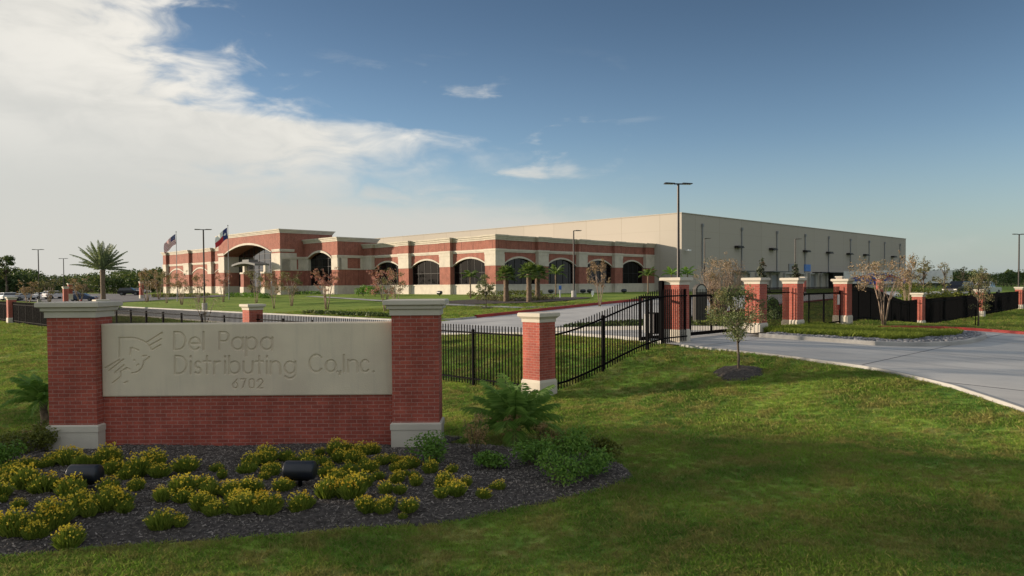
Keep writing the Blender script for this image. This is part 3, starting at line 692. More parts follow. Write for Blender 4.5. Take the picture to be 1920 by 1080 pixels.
for px in (1283,):
    x = WB+1.2; mb = MB(); mb.tube([(x, WA, 9.0), (x, WA-.6, 9.1)], .06); mb.box(x-.5, x+.5, WA-1.0, WA-.6, 8.9, 9.15); mb.build('security_camera', 'white_paint', wh)
# ------------------------------------------------------------------ brick fence pillars
def pillar_parts(root, w=.62, h=2.24, base=.45, cap=.25):
    q = w/2; mb = MB(); mb.box(-q, q, -q, q, base, h-cap); mb.build('shaft', 'brick', root)
    mb = MB(); mb.box(-q-.035, q+.035, -q-.035, q+.035, -.5, base-.07); mb.frustum((0, 0), (q+.035, q+.035), (q+.012, q+.012), base-.07, base); mb.build('stone_base', 'stone', root)
    mb = MB(); c = h-cap
    mb.box(-q-.02, q+.02, -q-.02, q+.02, c, c+cap*.36); mb.frustum((0, 0), (q+.03, q+.03), (q+.085, q+.085), c+cap*.36, c+cap*.6); mb.box(-q-.10, q+.10, -q-.10, q+.10, c+cap*.6, h-.02); mb.frustum((0, 0), (q+.10, q+.10), (q+.08, q+.08), h-.02, h)
    mb.build('stone_cap', 'stone', root)
PN = [
 ('corner', (0., 0.), 'brick fence pillar at the corner of the fence, nearest the trunked palm'),
 ('l1', (onb(474, 600, 0.), 0.), 'brick fence pillar whose cap shows above the middle of the sign panel'),
 ('l2', (onb(190, 570, 0.), 0.), 'brick fence pillar mostly hidden behind the cap of the left sign pillar'),
 ('l3', (onb(22, 590, 0.), 0.), 'brick fence pillar in the fence run left of the sign'),
 ('ga', (.30, ona(1268, 600, .30)), 'tall brick gate pillar where the picket fence meets the sliding gate'),
 ('gb', (.15, ona(1417, 600, .15)), 'brick gate pillar partly hidden behind the young oak crown'),
 ('gc', (.1, ona(1487, 570, .1)), 'brick pillar between short fence panel and walk gate, marked by a broad shadow'),
 ('gd', (.2, ona(1580, 570, .2)), 'brick pillar with striped picket shadows on the far side of the walk gate'),
 ('re', (1.8, ona(1722, 590, 1.8)), 'brick fence pillar behind the grassy median, right of the pale multi-stem tree'),
 ('rg', (2.4, ona(1837, 570, 2.4)), 'brick fence pillar behind the thin staked tree by the red kerb'),
 ('rf', (3.2, ona(1911, 560, 3.2)), 'farthest brick fence pillar at the end of the dark fence run')]
PP = {k: p for k, p, l in PN}; HP = {'corner': 2.26, 'ga': 2.2, 'gb': 2.2, 'gc': 2.2, 'gd': 2.16}
proto = None
for k, (a, b), l in PN:
    X, Y = xy(a, b); z = float(zf(X, Y))
    if k == 'gd': z = 1.0
    if proto is None: proto = site('brick_pillar', l, 'pillar', a, b, z, 'brick pillars along the iron fence'); pillar_parts(proto)
    else: dup(proto, (X, Y, z), math.pi/4, l, (1, 1, HP.get(k, 2.24)/2.24))
for (px, py, Y), l in [((1505, 519, 88.), 'small far brick pillar peeking out behind the walk gate pillar'), ((1575, 518, 82.), 'far brick pillar rising behind the striped gate pillar'), ((1650, 518, 82.), 'far brick pillar in front of the blue painted trailers'),
                       ((131, 531, 125.), 'brick pillar at the parking lot, left of the small lot trees'), ((487, 0, 0), '')][:4]:
    p = at(px, py, Y); dup(proto, (p.x, p.y, p.z-2.24), math.pi/4, l, 1.0)
for px, Y, h, l in [(122.5, 112., 3.0, 'taller brick column beside the parked cars and rusty lot trees'), (265, 140., 3.2, 'pale brick column under the trees beside the building')]:
    p = col(px, Y); dup(proto, p, math.pi/4, l, (1, 1, h/2.24))
# ------------------------------------------------------------------ iron fences
def post_mesh(h):
    mb = MB(); mb.box(-.036, .036, -.036, .036, -.25, h); mb.frustum((0, 0), (.044, .044), (.02, .02), h, h+.035); return mb.mesh('post', 'black_metal')
POST = post_mesh(1.66)
def fence(label, P, Q, i0=.36, i1=.36, sp=.125, H=1.83, zfix=None, group='black iron picket fences'):
    P = Vector(P); Q = Vector(Q); d = Q-P; L = d.length; d /= L; P = P+d*i0; L -= i0+i1; rz = math.atan2(d.y, d.x)
    zz = (lambda X, Y: float(zf(X, Y))) if zfix is None else zfix
    z0 = zz(P.x, P.y); root = thing('picket_fence', label, 'fence', (P.x, P.y, z0), rz, group)
    G = lambda s: zz(P.x+d.x*s, P.y+d.y*s)-z0
    mb = MB(); n = int(L/sp); q = .012
    for k in range(n+1):
        s = (k+.5)*L/(n+1); z = G(s)
        mb.add([(s-q, -q, z+.06), (s+q, -q, z+.06), (s+q, q, z+.06), (s-q, q, z+.06), (s-q, -q, z+H-.03), (s+q, -q, z+H-.03), (s+q, q, z+H-.03), (s-q, q, z+H-.03), (s, 0, z+H)],
               [(0, 1, 5, 4), (1, 2, 6, 5), (2, 3, 7, 6), (3, 0, 4, 7), (4, 5, 8), (5, 6, 8), (6, 7, 8), (7, 4, 8)])
    mb.build('picket_grille', 'black_metal', root)
    for hh in (.22, H-.24):
        mb = MB(); ns = max(1, int(L/.6)); r = .022
        vs = []; fs = []
        for k in range(ns+1):
            s = L*k/ns; z = G(s)+hh; vs += [(s, -r, z-r), (s, r, z-r), (s, r, z+r), (s, -r, z+r)]
        for k in range(ns):
            for e in range(4): fs.append((4*k+e, 4*k+(e+1) % 4, 4*k+4+(e+1) % 4, 4*k+4+e))
        mb.add(vs, fs+[(0, 1, 2, 3)]); mb.build('rail', 'black_metal', root)
    m = max(1, round(L/2.42))
    for k in range(1, m):
        s = L*k/m; o = link('post', POST, root); o.location = (s, -.0, G(s))
    return root
def pt(k): return xy(*PP[k])
fence('black picket fence running behind the sign from the corner pillar', pt('corner'), pt('l1'))
fence('black picket fence behind the sign panel, between its middle and its left pillar', pt('l1'), pt('l2'))
fence('dark picket fence run between the left sign pillar and the pillar beyond it', pt('l2'), pt('l3'))
fence('dark picket fence leaving the photograph beyond the lone fence pillar beside the sign', pt('l3'), xy(PP['l3'][0]+14, 0))
ra, rb = PP['ga']
fence('black picket fence climbing the lawn slope from the corner pillar to the sliding gate', xy(-.1, 0), xy(-.1, rb+.02), .36, .0)
fence('short return of the picket fence wrapping round the tall gate pillar', xy(-.1, rb+.02), xy(ra, rb+.02), .06, .3)
fence('short black fence panel between the two gate pillars behind the oak', pt('gb'), pt('gc'), sp=.1)
def zslope(X, Y):
    a, b = ab(X, Y); return max(float(zf(X, Y)), 0)
fence('black fence run dropping down the bank behind the multi-stem tree', pt('gd'), pt('re'), sp=.11)
fence('dense black fence run behind the staked tree, first half', pt('re'), pt('rg'), sp=.11)
fence('dense black fence run ending at the farthest pillar', pt('rg'), pt('rf'), sp=.11)
fence('black fence run passing out of the photograph beyond the farthest pillar', pt('rf'), xy(PP['rf'][0]+.8, PP['rf'][1]+16), sp=.12)
# sliding gate behind its pillars
GA = .95; b0, b1 = ona(1200, 600, GA), PP['gb'][1]+.3; X, Y = xy(GA, b0)
gt = thing('sliding_gate', 'black sliding driveway gate on a heavy bottom beam between two brick pillars', 'gate', (X, Y, 1.0), math.pi/4)
L = b1-b0; mb = MB(); mb.box(0, L, -.05, .05, .08, .2); mb.box(0, L, -.035, .035, 1.5, 1.58); mb.build('frame', 'black_metal', gt)
for s in [0, (PP['ga'][1]-b0)*.55, PP['ga'][1]-b0+.45]+[PP['ga'][1]-b0+.45+k*1.5 for k in range(1, 5)]:
    if s < L: mb = MB(); mb.box(s-.035, s+.035, -.034, .034, .2, 1.5); mb.build('upright', 'black_metal', gt)
mb = MB(); q = .008
for k in range(int(L/.115)):
    s = .05+k*.115
    if s > PP['ga'][1]-b0-.2: mb.box(s-q, s+q, .04, .04+2*q, .12, 1.78)
mb.build('picket_grille', 'black_metal', gt)
p = site('gate_post', 'tall black gate guide post beside the tall gate pillar', 'post', .62, ona(1240, 600, .62), 1.0); mb = MB(); mb.box(-.07, .07, -.07, .07, -.3, 2.05); mb.frustum((0, 0), (.08, .08), (.03, .03), 2.05, 2.1); mb.build('post_body', 'black_metal', p)
p = site('gate_operator', 'grey and black gate motor box behind the picket fence', 'gate motor', 1.5, ona(1219, 620, 1.5), .95)
mb = MB(); mb.box(-.06, .06, -.06, .06, -.2, .3); mb.build('pedestal', 'black_metal', p); mb = MB(); mb.box(-.10, .02, -.2, .2, .3, .98); mb.build('housing', 'grey_metal', p); mb = MB(); mb.box(.03, .30, -.22, .22, .26, 1.02); mb.build('cover', 'black_metal', p)
# walk gate
cg, dg = PP['gc'][1]+.33, PP['gd'][1]-.33; X, Y = xy(.2, cg)
wg = thing('walk_gate', 'black pedestrian gate with a white and red notice between two brick pillars', 'gate', (X, Y, 1.0), math.pi/4); L = dg-cg
mb = MB(); mb.box(0, L, -.03, .03, .1, .17); mb.box(0, L, -.03, .03, 1.46, 1.53); mb.box(L-.07, L, -.031, .031, .0, 1.62); mb.box(0, .07, -.031, .031, 0, 1.7); mb.build('frame', 'black_metal', wg)
mb = MB()
q = .012
for k in range(int(L/.11)): mb.box(.1+k*.11-q, .1+k*.11+q, -q, q, .1, 1.8)
for f in (.3, .62): mb.box(L*f-.03, L*f+.03, -.029, .029, .17, 1.46)
mb.build('picket_grille', 'black_metal', wg)
s = L-.42; mb = MB(); mb.box(s, s+.24, -.06, -.04, .95, 1.42); o = mb.build('notice', 'white_paint', wg); mb = MB(); mb.box(s+.02, s+.22, -.065, -.055, .72, .94); mb.build('red_notice', 'red_paint', wg)
# kiosk seen through the gate
p = col(1312, 45.); k_ = thing('directory_kiosk', 'round topped dark kiosk with a pale face seen above the sliding gate', 'kiosk', p, R(20))
mb = MB(); mb.box(-.5, .5, -.2, .2, -.3, 1.75); mb.prism([(-.5, -.2), (.5, -.2), (.5, .2), (-.5, .2)], 1.75, 1.8); mb.build('cabinet', 'kiosk_brown', k_); k_.scale = (.82, .82, 1.)
mb = MB(); pr = [(.52*math.cos(t), .52*math.sin(t)) for t in np.linspace(0, math.pi, 15)]; mb.add([(x, -.22, 1.8+z) for x, z in pr]+[(x, .22, 1.8+z) for x, z in pr], [tuple(range(15))[::-1], tuple(range(15, 30))]+[(i, i+1, 16+i, 15+i) for i in range(14)]+[(14, 0, 15, 29)]); hd_ = mb.build('hood', 'kiosk_brown', k_)
mb = MB(); mb.add([(x*.8, -.24, 1.82+z*.8) for x, z in pr], [tuple(range(15))[::-1]]); mb.build('face_plate', 'concrete', hd_)

# ------------------------------------------------------------------ monument sign
SY = 13.3; sg = thing('monument_sign', 'brick monument sign with an engraved cream stone panel in the flower bed', 'sign', (0, 0, 0))
def wx(px, py, Y): return at(px, py, Y).x
def sign_pillar(x0, x1, h):
    cx = (x0+x1)/2; w = (x1-x0)/2; y0, y1 = SY, SY+.58; cy = (y0+y1)/2; d = .29
    mb = MB(); mb.box(x0, x1, y0, y1, .5, h-.28); mb.build('pillar', 'brick', sg)
    mb = MB(); mb.box(x0-.025, x1+.025, y0-.025, y1+.025, -.4, .40); mb.box(x0-.04, x1+.04, y0-.04, y1+.04, .40, .50); mb.frustum((cx, cy), (w+.04, d+.04), (w+.005, d+.005), .50, .525); mb.build('pillar_base', 'stone', sg)
    mb = MB(); c = h-.28; mb.box(x0-.03, x1+.03, y0-.03, y1+.03, c, c+.10); mb.frustum((cx, cy), (w+.03, d+.03), (w+.075, d+.075), c+.10, c+.12); mb.box(x0-.075, x1+.075, y0-.075, y1+.075, c+.12, c+.17)
    mb.frustum((cx, cy), (w+.075, d+.075), (w+.125, d+.125), c+.17, c+.195); mb.box(x0-.135, x1+.135, y0-.135, y1+.135, c+.195, h-.015); mb.frustum((cx, cy), (w+.135, d+.135), (w+.11, d+.11), h-.015, h); mb.build('pillar_cap', 'stone', sg)
lx0, lx1 = wx(90, 700, SY), wx(180, 700, SY); rx0, rx1 = wx(735, 700, SY), wx(823, 700, SY)
PTOP = hgt(145, 566.5, SY-.1); sign_pillar(lx0, lx1, PTOP); sign_pillar(rx0, rx1, PTOP)
WY = SY+.19; pz0, pz1 = hgt(460, 742, WY), hgt(460, 606, WY)
mb = MB(); mb.box(lx1, rx0, WY+.03, SY+.55, .07, pz0); mb.build('brick_wall', 'brick', sg)
mb = MB(); mb.box(lx1+.01, rx0-.01, WY-.02, SY+.57, -.3, .07); mb.build('footing', 'concrete', sg)
# engraved panel: letters drawn as strokes (photograph pixels -> panel plane), pressed 2 cm into the stone
px0, px1 = lx1+.005, rx0-.005
def pp(px, py): v = at(px, py, WY); return (v.x, v.z)
ST = []          # (polyline in panel coordinates, half width)
def arc(cx, cy, rx, ry, t0, t1, n=18): return [(cx+rx*math.cos(R(t)), cy+ry*math.sin(R(t))) for t in np.linspace(t0, t1, n)]   # y up
def glyphs(items, x_of, base, cap, wdt):
    for ch, l, r in items:
        w_ = r-l; xh = .69; m = l+w_/2; c = []
        def Q(poly): return [(x, base+y*cap) for x, y in poly]
        ry = xh/2; rr = w_/2
        if ch == 'D': c = [[(l, 0), (l, 1), (l+.3*w_, 1)]+[(l+.3*w_+.7*w_*math.sin(R(t)), .5+.5*math.cos(R(t))) for t in np.linspace(0, 180, 16)]+[(l+.3*w_, 0), (l, 0)]]
        elif ch == 'P': c = [[(l, 0), (l, 1), (l+.55*w_, 1)]+[(l+.55*w_+.45*w_*math.sin(R(t)), .74+.26*math.cos(R(t))) for t in np.linspace(0, 180, 12)]+[(l, .48)]]
        elif ch == 'e': c = [[(l, ry), (r, ry)]+arc(m, ry, rr, ry, 0, 318, 24)]
        elif ch == 'o': c = [arc(m, ry, rr, ry, 0, 360, 26)]
        elif ch == 'c': c = [arc(m, ry, rr, ry, 42, 318, 22)]
        elif ch == 'C': c = [arc(m, .5, rr, .5, 42, 318, 24)]
        elif ch == 'a': c = [arc(m, ry, rr, ry, 0, 360, 24), [(r, xh), (r, 0)]]
        elif ch == 'g': c = [arc(m, ry, rr, ry, 0, 360, 24), [(r, xh), (r, -.02)]+arc(m, -.02, rr, .24, 0, -150, 12)]
        elif ch == 'p': c = [arc(m, ry, rr, ry, 0, 360, 24), [(l, xh), (l, -.34)]]
        elif ch == 'b': c = [arc(m, ry, rr, ry, 0, 360, 24), [(l, 1), (l, 0)]]
        elif ch in 'lI': c = [[(l, 0), (l, 1)]]
        elif ch == 'i': c = [[(l, 0), (l, xh)], [(l, .95), (l, .99)]]
        elif ch == 't': c = [[(m, 0), (m, 1)], [(l, xh), (r, xh)]]
        elif ch == 'r': c = [[(l, 0), (l, xh)], [(l, xh*.62)]+arc(l+w_*.75, xh*.62, w_*.75, xh*.38, 170, 75, 8)]
        elif ch == 'n': c = [[(l, 0), (l, xh)], arc(m, xh*.55, rr, xh*.45, 180, 0, 14)+[(r, 0)]]
        elif ch == 'u': c = [[(l, xh)]+arc(m, xh*.45, rr, xh*.45, 180, 360, 14)+[(r, xh)]]
        elif ch == 's': c = [arc(m, xh*.74, rr*.9, xh*.26, 35, 270, 12)+arc(m, xh*.25, rr, xh*.25, 90, -145, 12)]
        elif ch == '.': c = [[(l, .02), (l+.01, .02)]]
        elif ch == ',': c = [[(l, .03), (l-1.2, -.17)]]
        elif ch == '6': c = [[(r-.1*w_, 1), (l+.12*w_, .5)]+arc(m, .31, rr, .31, 150, 510, 24)]
        elif ch == '7': c = [[(l, 1), (r, 1), (l+.3*w_, 0)]]
        elif ch == '0': c = [[(l, .25)]+[(l, .78)]+arc(m, .75, rr, .25, 180, 0, 10)+[(r, .25)]+arc(m, .25, rr, .25, 0, -180, 10)]
        elif ch == '2': c = [arc(m, .72, rr, .28, 170, -30, 12)+[(l, 0), (r, 0)]]
        for poly in c: ST.append(([pp(x, base-y*cap) for x, y in poly], wdt))
glyphs([('D', 327, 348), ('e', 355.5, 376), ('l', 382, 383), ('P', 412, 429), ('a', 435.5, 456), ('p', 462, 482), ('a', 489.5, 511)], None, 656, 33, .0155)
glyphs([('D', 328.5, 350), ('i', 358, 359), ('s', 366, 377), ('t', 382, 395), ('r', 402, 414), ('i', 422.5, 423), ('b', 430, 450), ('u', 457, 474), ('t', 480, 493), ('i', 501, 502), ('n', 508, 526), ('g', 534, 554)], None, 701, 33, .0155)
glyphs([('C', 580.5, 606), ('o', 611, 630), ('.', 633, 634), (',', 638.5, 639), ('I', 645, 646), ('n', 653, 671), ('c', 676.5, 693), ('.', 701, 702)], None, 697.5, 32, .0155)
glyphs([('6', 436.5, 446), ('7', 452, 461), ('0', 467.5, 477), ('2', 483, 493)], None, 728, 17, .009)
def zl(x, y): return pp(160+x/6, 590+y/6)
for poly in [[(385, 480), (385, 262), (545, 262), (600, 275), (650, 295), (690, 318), (720, 350), (748, 398)], [(688, 316), (868, 203)], [(722, 352), (856, 276)], [(750, 400), (850, 340), (846, 350)], [(510, 450), (513, 376), (545, 380), (600, 402)],
             [(722, 474), (690, 505), (662, 520), (655, 560), (640, 595), (600, 638), (560, 655), (528, 657)], [(225, 602), (385, 510)], [(262, 636), (432, 505)], [(330, 655), (400, 600), (436, 568)], [(500, 612), (470, 600), (402, 640), (400, 700), (310, 770)], [(440, 770), (482, 752)], [(552, 512), (556, 516)], [(582, 570), (600, 560)], [(690, 462), (650, 468)]]:
    ST.append(([zl(*q) for q in poly], .0105))
def panel():
    st = .0085; gx = np.linspace(px0, px1, int((px1-px0)/st)); gzz = np.linspace(pz0, pz1, int((pz1-pz0)/st)); X, Z = np.meshgrid(gx, gzz, indexing='ij'); D = np.full(X.shape, 1.)
    for poly, hw in ST:
        for (ax, az_), (bx, bz) in zip(poly[:-1], poly[1:]):
            i0, i1 = np.searchsorted(gx, [min(ax, bx)-.06, max(ax, bx)+.06]); j0, j1 = np.searchsorted(gzz, [min(az_, bz)-.06, max(az_, bz)+.06])
            if i1 <= i0 or j1 <= j0: continue
            xx, zz = X[i0:i1, j0:j1], Z[i0:i1, j0:j1]; vx, vz = bx-ax, bz-az_; l2 = vx*vx+vz*vz+1e-12; t = np.clip(((xx-ax)*vx+(zz-az_)*vz)/l2, 0, 1)
            D[i0:i1, j0:j1] = np.minimum(D[i0:i1, j0:j1], np.hypot(xx-ax-t*vx, zz-az_-t*vz)-hw)
    rr = np.random.default_rng(5); dep = .02*(1-ss(-.005, .008, D))
    e = np.minimum(np.minimum(X-px0, px1-X), np.minimum(Z-pz0, pz1-Z)); dep = dep+.012*(1-ss(0, .018, e))
    Yv = WY-.012+dep+rr.normal(size=X.shape)*.0006; nx, nz = X.shape; V = np.stack([X, Yv, Z], -1).reshape(-1, 3)
    i, j = np.meshgrid(np.arange(nx-1), np.arange(nz-1), indexing='ij'); q = (i*nz+j).ravel(); F = np.stack([q, q+nz, q+nz+1, q+1], 1)
    mb = MB(); mb.np(V, F); yb = SY+.52
    o = len(mb.v); mb.v += [(px0, yb, pz0), (px1, yb, pz0), (px1, yb, pz1), (px0, yb, pz1)]
    B = [i*nz for i in range(nx)]; T = [i*nz+nz-1 for i in range(nx)]
    mb.f += [tuple(T+[o+2, o+3]), tuple(B[::-1]+[o, o+1]), (o, o+3, o+2, o+1)]; mb.m += [0]*3
    mb.build('stone_panel', 'sign_stone', sg)
panel()
# floodlights
def flood(loc, rz, label, first=[None], s=1.):
    if first[0] is not None: return dup(first[0], loc, rz, label, s)
    t = thing('floodlight', label, 'floodlight', loc, rz, 'landscape floodlights'); first[0] = t; t.scale = (s,)*3
    mb = MB(); mb.tube([(0, 0, -.1), (0, 0, .12)], .03, 8); mb.box(-.13, -.11, -.03, .03, .1, .22); mb.box(.11, .13, -.03, .03, .1, .22); mb.box(-.13, .13, -.03, .03, .09, .12); mb.build('bracket', 'black_metal', t)
    n = 16; pr = []
    for k in range(n): th = 2*math.pi*k/n; pr.append((.135*math.cos(th), .135*math.sin(th)))
    mb = MB(); xsn = [(-.22, .84), (-.205, .98), (-.185, 1.), (.185, 1.), (.205, .98), (.22, .84)]
    mb.add([(x, y*f, .24+z*f) for x, f in xsn for y, z in pr], [(i*n+k, i*n+(k+1) % n, (i+1)*n+(k+1) % n, (i+1)*n+k) for i in range(5) for k in range(n)]+[tuple(range(n))[::-1], tuple(range(5*n, 6*n))]); mb.build('housing', 'floodlight_black', t, True)
    mb = MB(); mb.box(-.17, .17, .09, .15, .18, .30); mb.build('lens', 'lamp_lens', t)
    return t
mat('floodlight_black', (.010, .013, .020), .42, .0, .5)
for (px, py), l in [((160, 918), 'black drum floodlight among the yellow flowers under the left sign pillar'), ((563, 912), 'black drum floodlight among the yellow flowers under the right half of the sign')]:
    x, y = gz(px, py, .1); flood((x, y, bed_z(x, y)), R(-4), l)
for i, (px, l) in enumerate([(824, 'small floodlight on the lawn below the building corner window'), (1033, 'small floodlight behind the curved queen palm'), (1106, 'small floodlight on the lawn behind the rusty sapling'), (1170, 'small floodlight under the last arched window'), (1093, 'small square floodlight on the base of the building')]):
    Y = 106 if i == 0 else 112; p = col(px, Y); flood(p, R(-45 if i == 0 else 45), l, s=1.9)

# ------------------------------------------------------------------ lamp posts
def lamp(px, top, Y, heads, label, base=True, first={}):
    p = col(px, Y); zt = hgt(px, top, Y); H = zt-p.z; k = (heads, base)
    t = thing('street_lamp', label, 'street lamp', p, R(10), 'car park lamp posts')
    mb = MB(); mb.tube([(0, 0, .0), (0, 0, H-.1)], [.105, .08], 8); mb.build('pole', 'bronze_metal', t)
    if base: mb = MB(); mb.lathe([(.3, -.5), (.3, .75), (.27, .8), (.0, .8)], 16); mb.build('concrete_base', 'concrete', t)
    for s in heads:
        mb = MB(); mb.box(min(0, s*.3), max(0, s*.3), -.035, .035, H-.14, H-.06); a0, a1 = sorted((s*.25, s*.95))
        mb.add([(a0, -.17, H-.12), (a1, -.17, H-.09), (a1, .17, H-.09), (a0, .17, H-.12), (a0+.05, -.12, H-.02), (a1-.05, -.12, H-.04), (a1-.05, .12, H-.04), (a0+.05, .12, H-.02)], [(0, 3, 2, 1), (4, 5, 6, 7), (0, 1, 5, 4), (1, 2, 6, 5), (2, 3, 7, 6), (3, 0, 4, 7)])
        h = mb.build('lamp_head', 'bronze_metal', t); mb = MB(); mb.box(a0+.1, a1-.1, -.11, .11, H-.135, H-.122); mb.build('lens', 'lamp_lens', h)
lamp(1272, 342, 48., (-1, 1), 'tall black twin headed lamp post rising behind the tall gate pillar')
lamp(1076, 431, 86., (1,), 'single headed lamp post on a concrete base in front of the arched windows')
lamp(383, 429, 86., (-1, 1), 'twin headed lamp post between the two flagpoles')
lamp(73, 467, 128., (-1, 1), 'twin headed lamp post over the parked cars, the nearer of two beside the date palm')
lamp(120, 484, 165., (-1, 1), 'smaller twin headed lamp post far beyond the parked cars')
lamp(1321, 446, 108., (1,), 'single headed lamp post against the shaded warehouse wall near its corner', False)
lamp(1491, 447, 108., (1,), 'single headed lamp post in front of the warehouse dock lights', False)
lamp(1910, 438, 98., (-1, 1), 'lone lamp post at the far right beyond the dark fence', False)

# ------------------------------------------------------------------ flags
def flagpole(px, top, Y, label):
    p = col(px, Y); H = hgt(px, top, Y)-p.z; t = thing('flagpole', label, 'flagpole', p, 0)
    mb = MB(); mb.tube([(0, 0, -.2), (0, 0, H)], [.085, .04], 8); mb.build('pole', 'grey_metal', t); mb = MB(); mb.lathe([(.0, H), (.1, H+.07), (.1, H+.13), (0, H+.2)], 8); mb.build('finial', 'light_metal', t)
    return p, H
def flag(name, label, p, H, wd, ht, fn, mats):
    t = tag(thing(name, label, 'flag', (p.x-.09, p.y, p.z+H)), None); n, m_ = 26, 26; mb = MB(); vs = []
    for i in range(n+1):
        u = i/n
        for j in range(m_+1):
            v = j/m_
            x = -wd*u*.74-.05*math.sin(v*5); y = .16*math.sin(u*9+v*2)*u**.6; z = -.25-ht*v-wd*.62*u**1.25+.05*math.sin(u*8)
            vs.append((x, y, z))
    mb.v = vs
    for i in range(n):
        for j in range(m_): q = i*(m_+1)+j; mb.f.append((q, q+1, q+m_+2, q+m_+1)); mb.m.append(fn(i/n, j/m_, i, j))
    mb.build('cloth', mats, t, True)
p, H = flagpole(332, 436, 118., 'flagpole carrying the striped flag in front of the brick wall')
flag('striped_flag', 'drooping stars and stripes flag on the flagpole away from the entrance', p, H, 2.5, 1.6, lambda u, v, i, j: (2 if (i % 3 == 1 and j % 3 == 1) else 1) if (u < .36 and v < .5) else (0 if int(v*13) % 2 == 0 else 2), ['flag_red', 'flag_blue', 'flag_white'])
p, H = flagpole(429, 424, 118., 'flagpole beside the arched entrance')
flag('lone_star_flag', 'drooping flag of blue, white and red with one star by the entrance arch', p, H, 2.6, 1.75, lambda u, v, i, j: ((2 if abs(u-.16)+abs(v-.5)*.9 < .11 else 1) if u < .33 else (2 if v < .5 else 0)), ['flag_red', 'flag_blue', 'flag_white'])

# ------------------------------------------------------------------ parking signs
for px, top, Y, l in [(1050, 535, 85., 'white parking sign post with a blue plate beside the lamp base'), (1111, 545, 88., 'white post standing in front of the rusty sapling')]:
    p = col(px, Y); h = hgt(px, top, Y)-p.z; t = thing('parking_sign', l, 'sign', p, R(5)); mb = MB(); mb.box(-.05, .05, -.05, .05, -.2, h); mb.build('post', 'white_paint', t)
    mb = MB(); mb.box(-.16, .16, -.075, -.055, h-.5, h-.02); mb.build('plate', 'sign_blue' if px < 1100 else 'white_paint', t)
p = col(151, 118.); t = thing('fire_hydrant', 'small red fire hydrant in front of the dark car', 'hydrant', p); mb = MB(); mb.lathe([(.17, -.1), (.17, .06), (.12, .08), (.12, .6), (.16, .62), (.15, .7), (.06, .82), (0, .84)], 10); mb.build('barrel', 'red_paint', t); mb = MB(); mb.tube([(-.24, 0, .45), (.24, 0, .45)], .07, 8); mb.build('outlet', 'red_paint', t)
# ------------------------------------------------------------------ vehicles
def car_parts(t, kind, paint):
    if kind == 'sedan': L, W, prof = 4.7, .90, [(-2.35, .35), (-2.33, .78), (-2.2, .92), (-1.55, .98), (1.1, 1.0), (2.1, .84), (2.32, .66), (2.35, .35)]; cab = [(-1.6, .97), (-1.0, 1.40), (.25, 1.43), (1.15, .98)]
    elif kind == 'suv': L, W, prof = 4.7, .94, [(-2.3, .4), (-2.3, .95), (-2.25, 1.08), (1.0, 1.10), (2.1, 1.0), (2.3, .8), (2.33, .4)]; cab = [(-2.2, 1.06), (-1.95, 1.68), (.3, 1.72), (1.15, 1.08)]
    else: L, W, prof = 5.6, .98, [(-2.8, .5), (-2.8, 1.08), (-.75, 1.08), (1.2, 1.14), (2.65, 1.05), (2.8, .8), (2.8, .5)]; cab = [(-.7, 1.08), (-.55, 1.78), (.55, 1.82), (1.3, 1.12)]
    n = len(prof); mb = MB()
    for w0, w1, in ((W, W*.97),):
        low = [(x, -w0, z) for x, z in prof]; mb.add([(x, -W*(.96 if z < .5 else 1.), z) for x, z in prof]+[(x, W*(.96 if z < .5 else 1.), z) for x, z in prof], [tuple(range(n))[::-1], tuple(range(n, 2*n))]+[(i, (i+1) % n, n+(i+1) % n, n+i) for i in range(n)])
    c0 = [(x, z) for x, z in cab]; mb.add([(x, -W*(.93 if i in (0, 3) else .76), z) for i, (x, z) in enumerate(c0)]+[(x, W*(.93 if i in (0, 3) else .76), z) for i, (x, z) in enumerate(c0)], [(3, 2, 1, 0), (4, 5, 6, 7), (0, 1, 5, 4), (1, 2, 6, 5), (2, 3, 7, 6)])
    mb.build('body', paint, t)
    def lerp(a, b, k): return a+(b-a)*k
    for sgn in (-1, 1):
        mb = MB(); q = []
        for (i, k), zz in (((0, .16), .16), ((1, 0), .86), ((2, 0), .86), ((3, 0), .16)):
            x = lerp(c0[0][0], c0[1][0], zz)+.1 if i < 2 else lerp(c0[3][0], c0[2][0], zz)-.1
            q.append((x, sgn*(lerp(W*.93, W*.76, zz)+.012), lerp(c0[0][1], c0[1][1], zz)))
        mb.add(q, [(0, 1, 2, 3)]); mb.build('side_window', 'car_glass', t)
    for i, j, s in ((0, 1, -1), (3, 2, 1)):
        mb = MB(); q = []
        for zz, yy in ((.14, -.84), (.14, .84), (.88, .68), (.88, -.68)): q.append((lerp(c0[i][0], c0[j][0], zz)+s*.015, yy*W, lerp(c0[i][1], c0[j][1], zz)+.012))
        mb.add(q, [(0, 1, 2, 3)]); mb.build('windscreen' if s > 0 else 'rear_window', 'car_glass', t)
    r = .33 if kind == 'sedan' else .39
    for x in (-L*.30, L*.31):
        for y in (-W+.1, W-.1):
            mb = MB(); mb.tube([(x, y-.11, r), (x, y+.11, r)], r, 16); wl = mb.build('wheel', 'rubber', t); mb = MB(); mb.tube([(x, y-.12, r), (x, y+.12, r)], r*.6, 12); mb.build('rim', 'light_metal', wl)
    for y in (-W*.72, W*.72): mb = MB(); mb.box(L/2-.1, L/2+.012, y-.16, y+.16, .62, .76); mb.build('headlight', 'lamp_lens', t); mb = MB(); mb.box(-L/2-.012, -L/2+.1, y-.12, y+.12, .72, .9); mb.build('tail_light', 'red_paint', t)
cars = {}
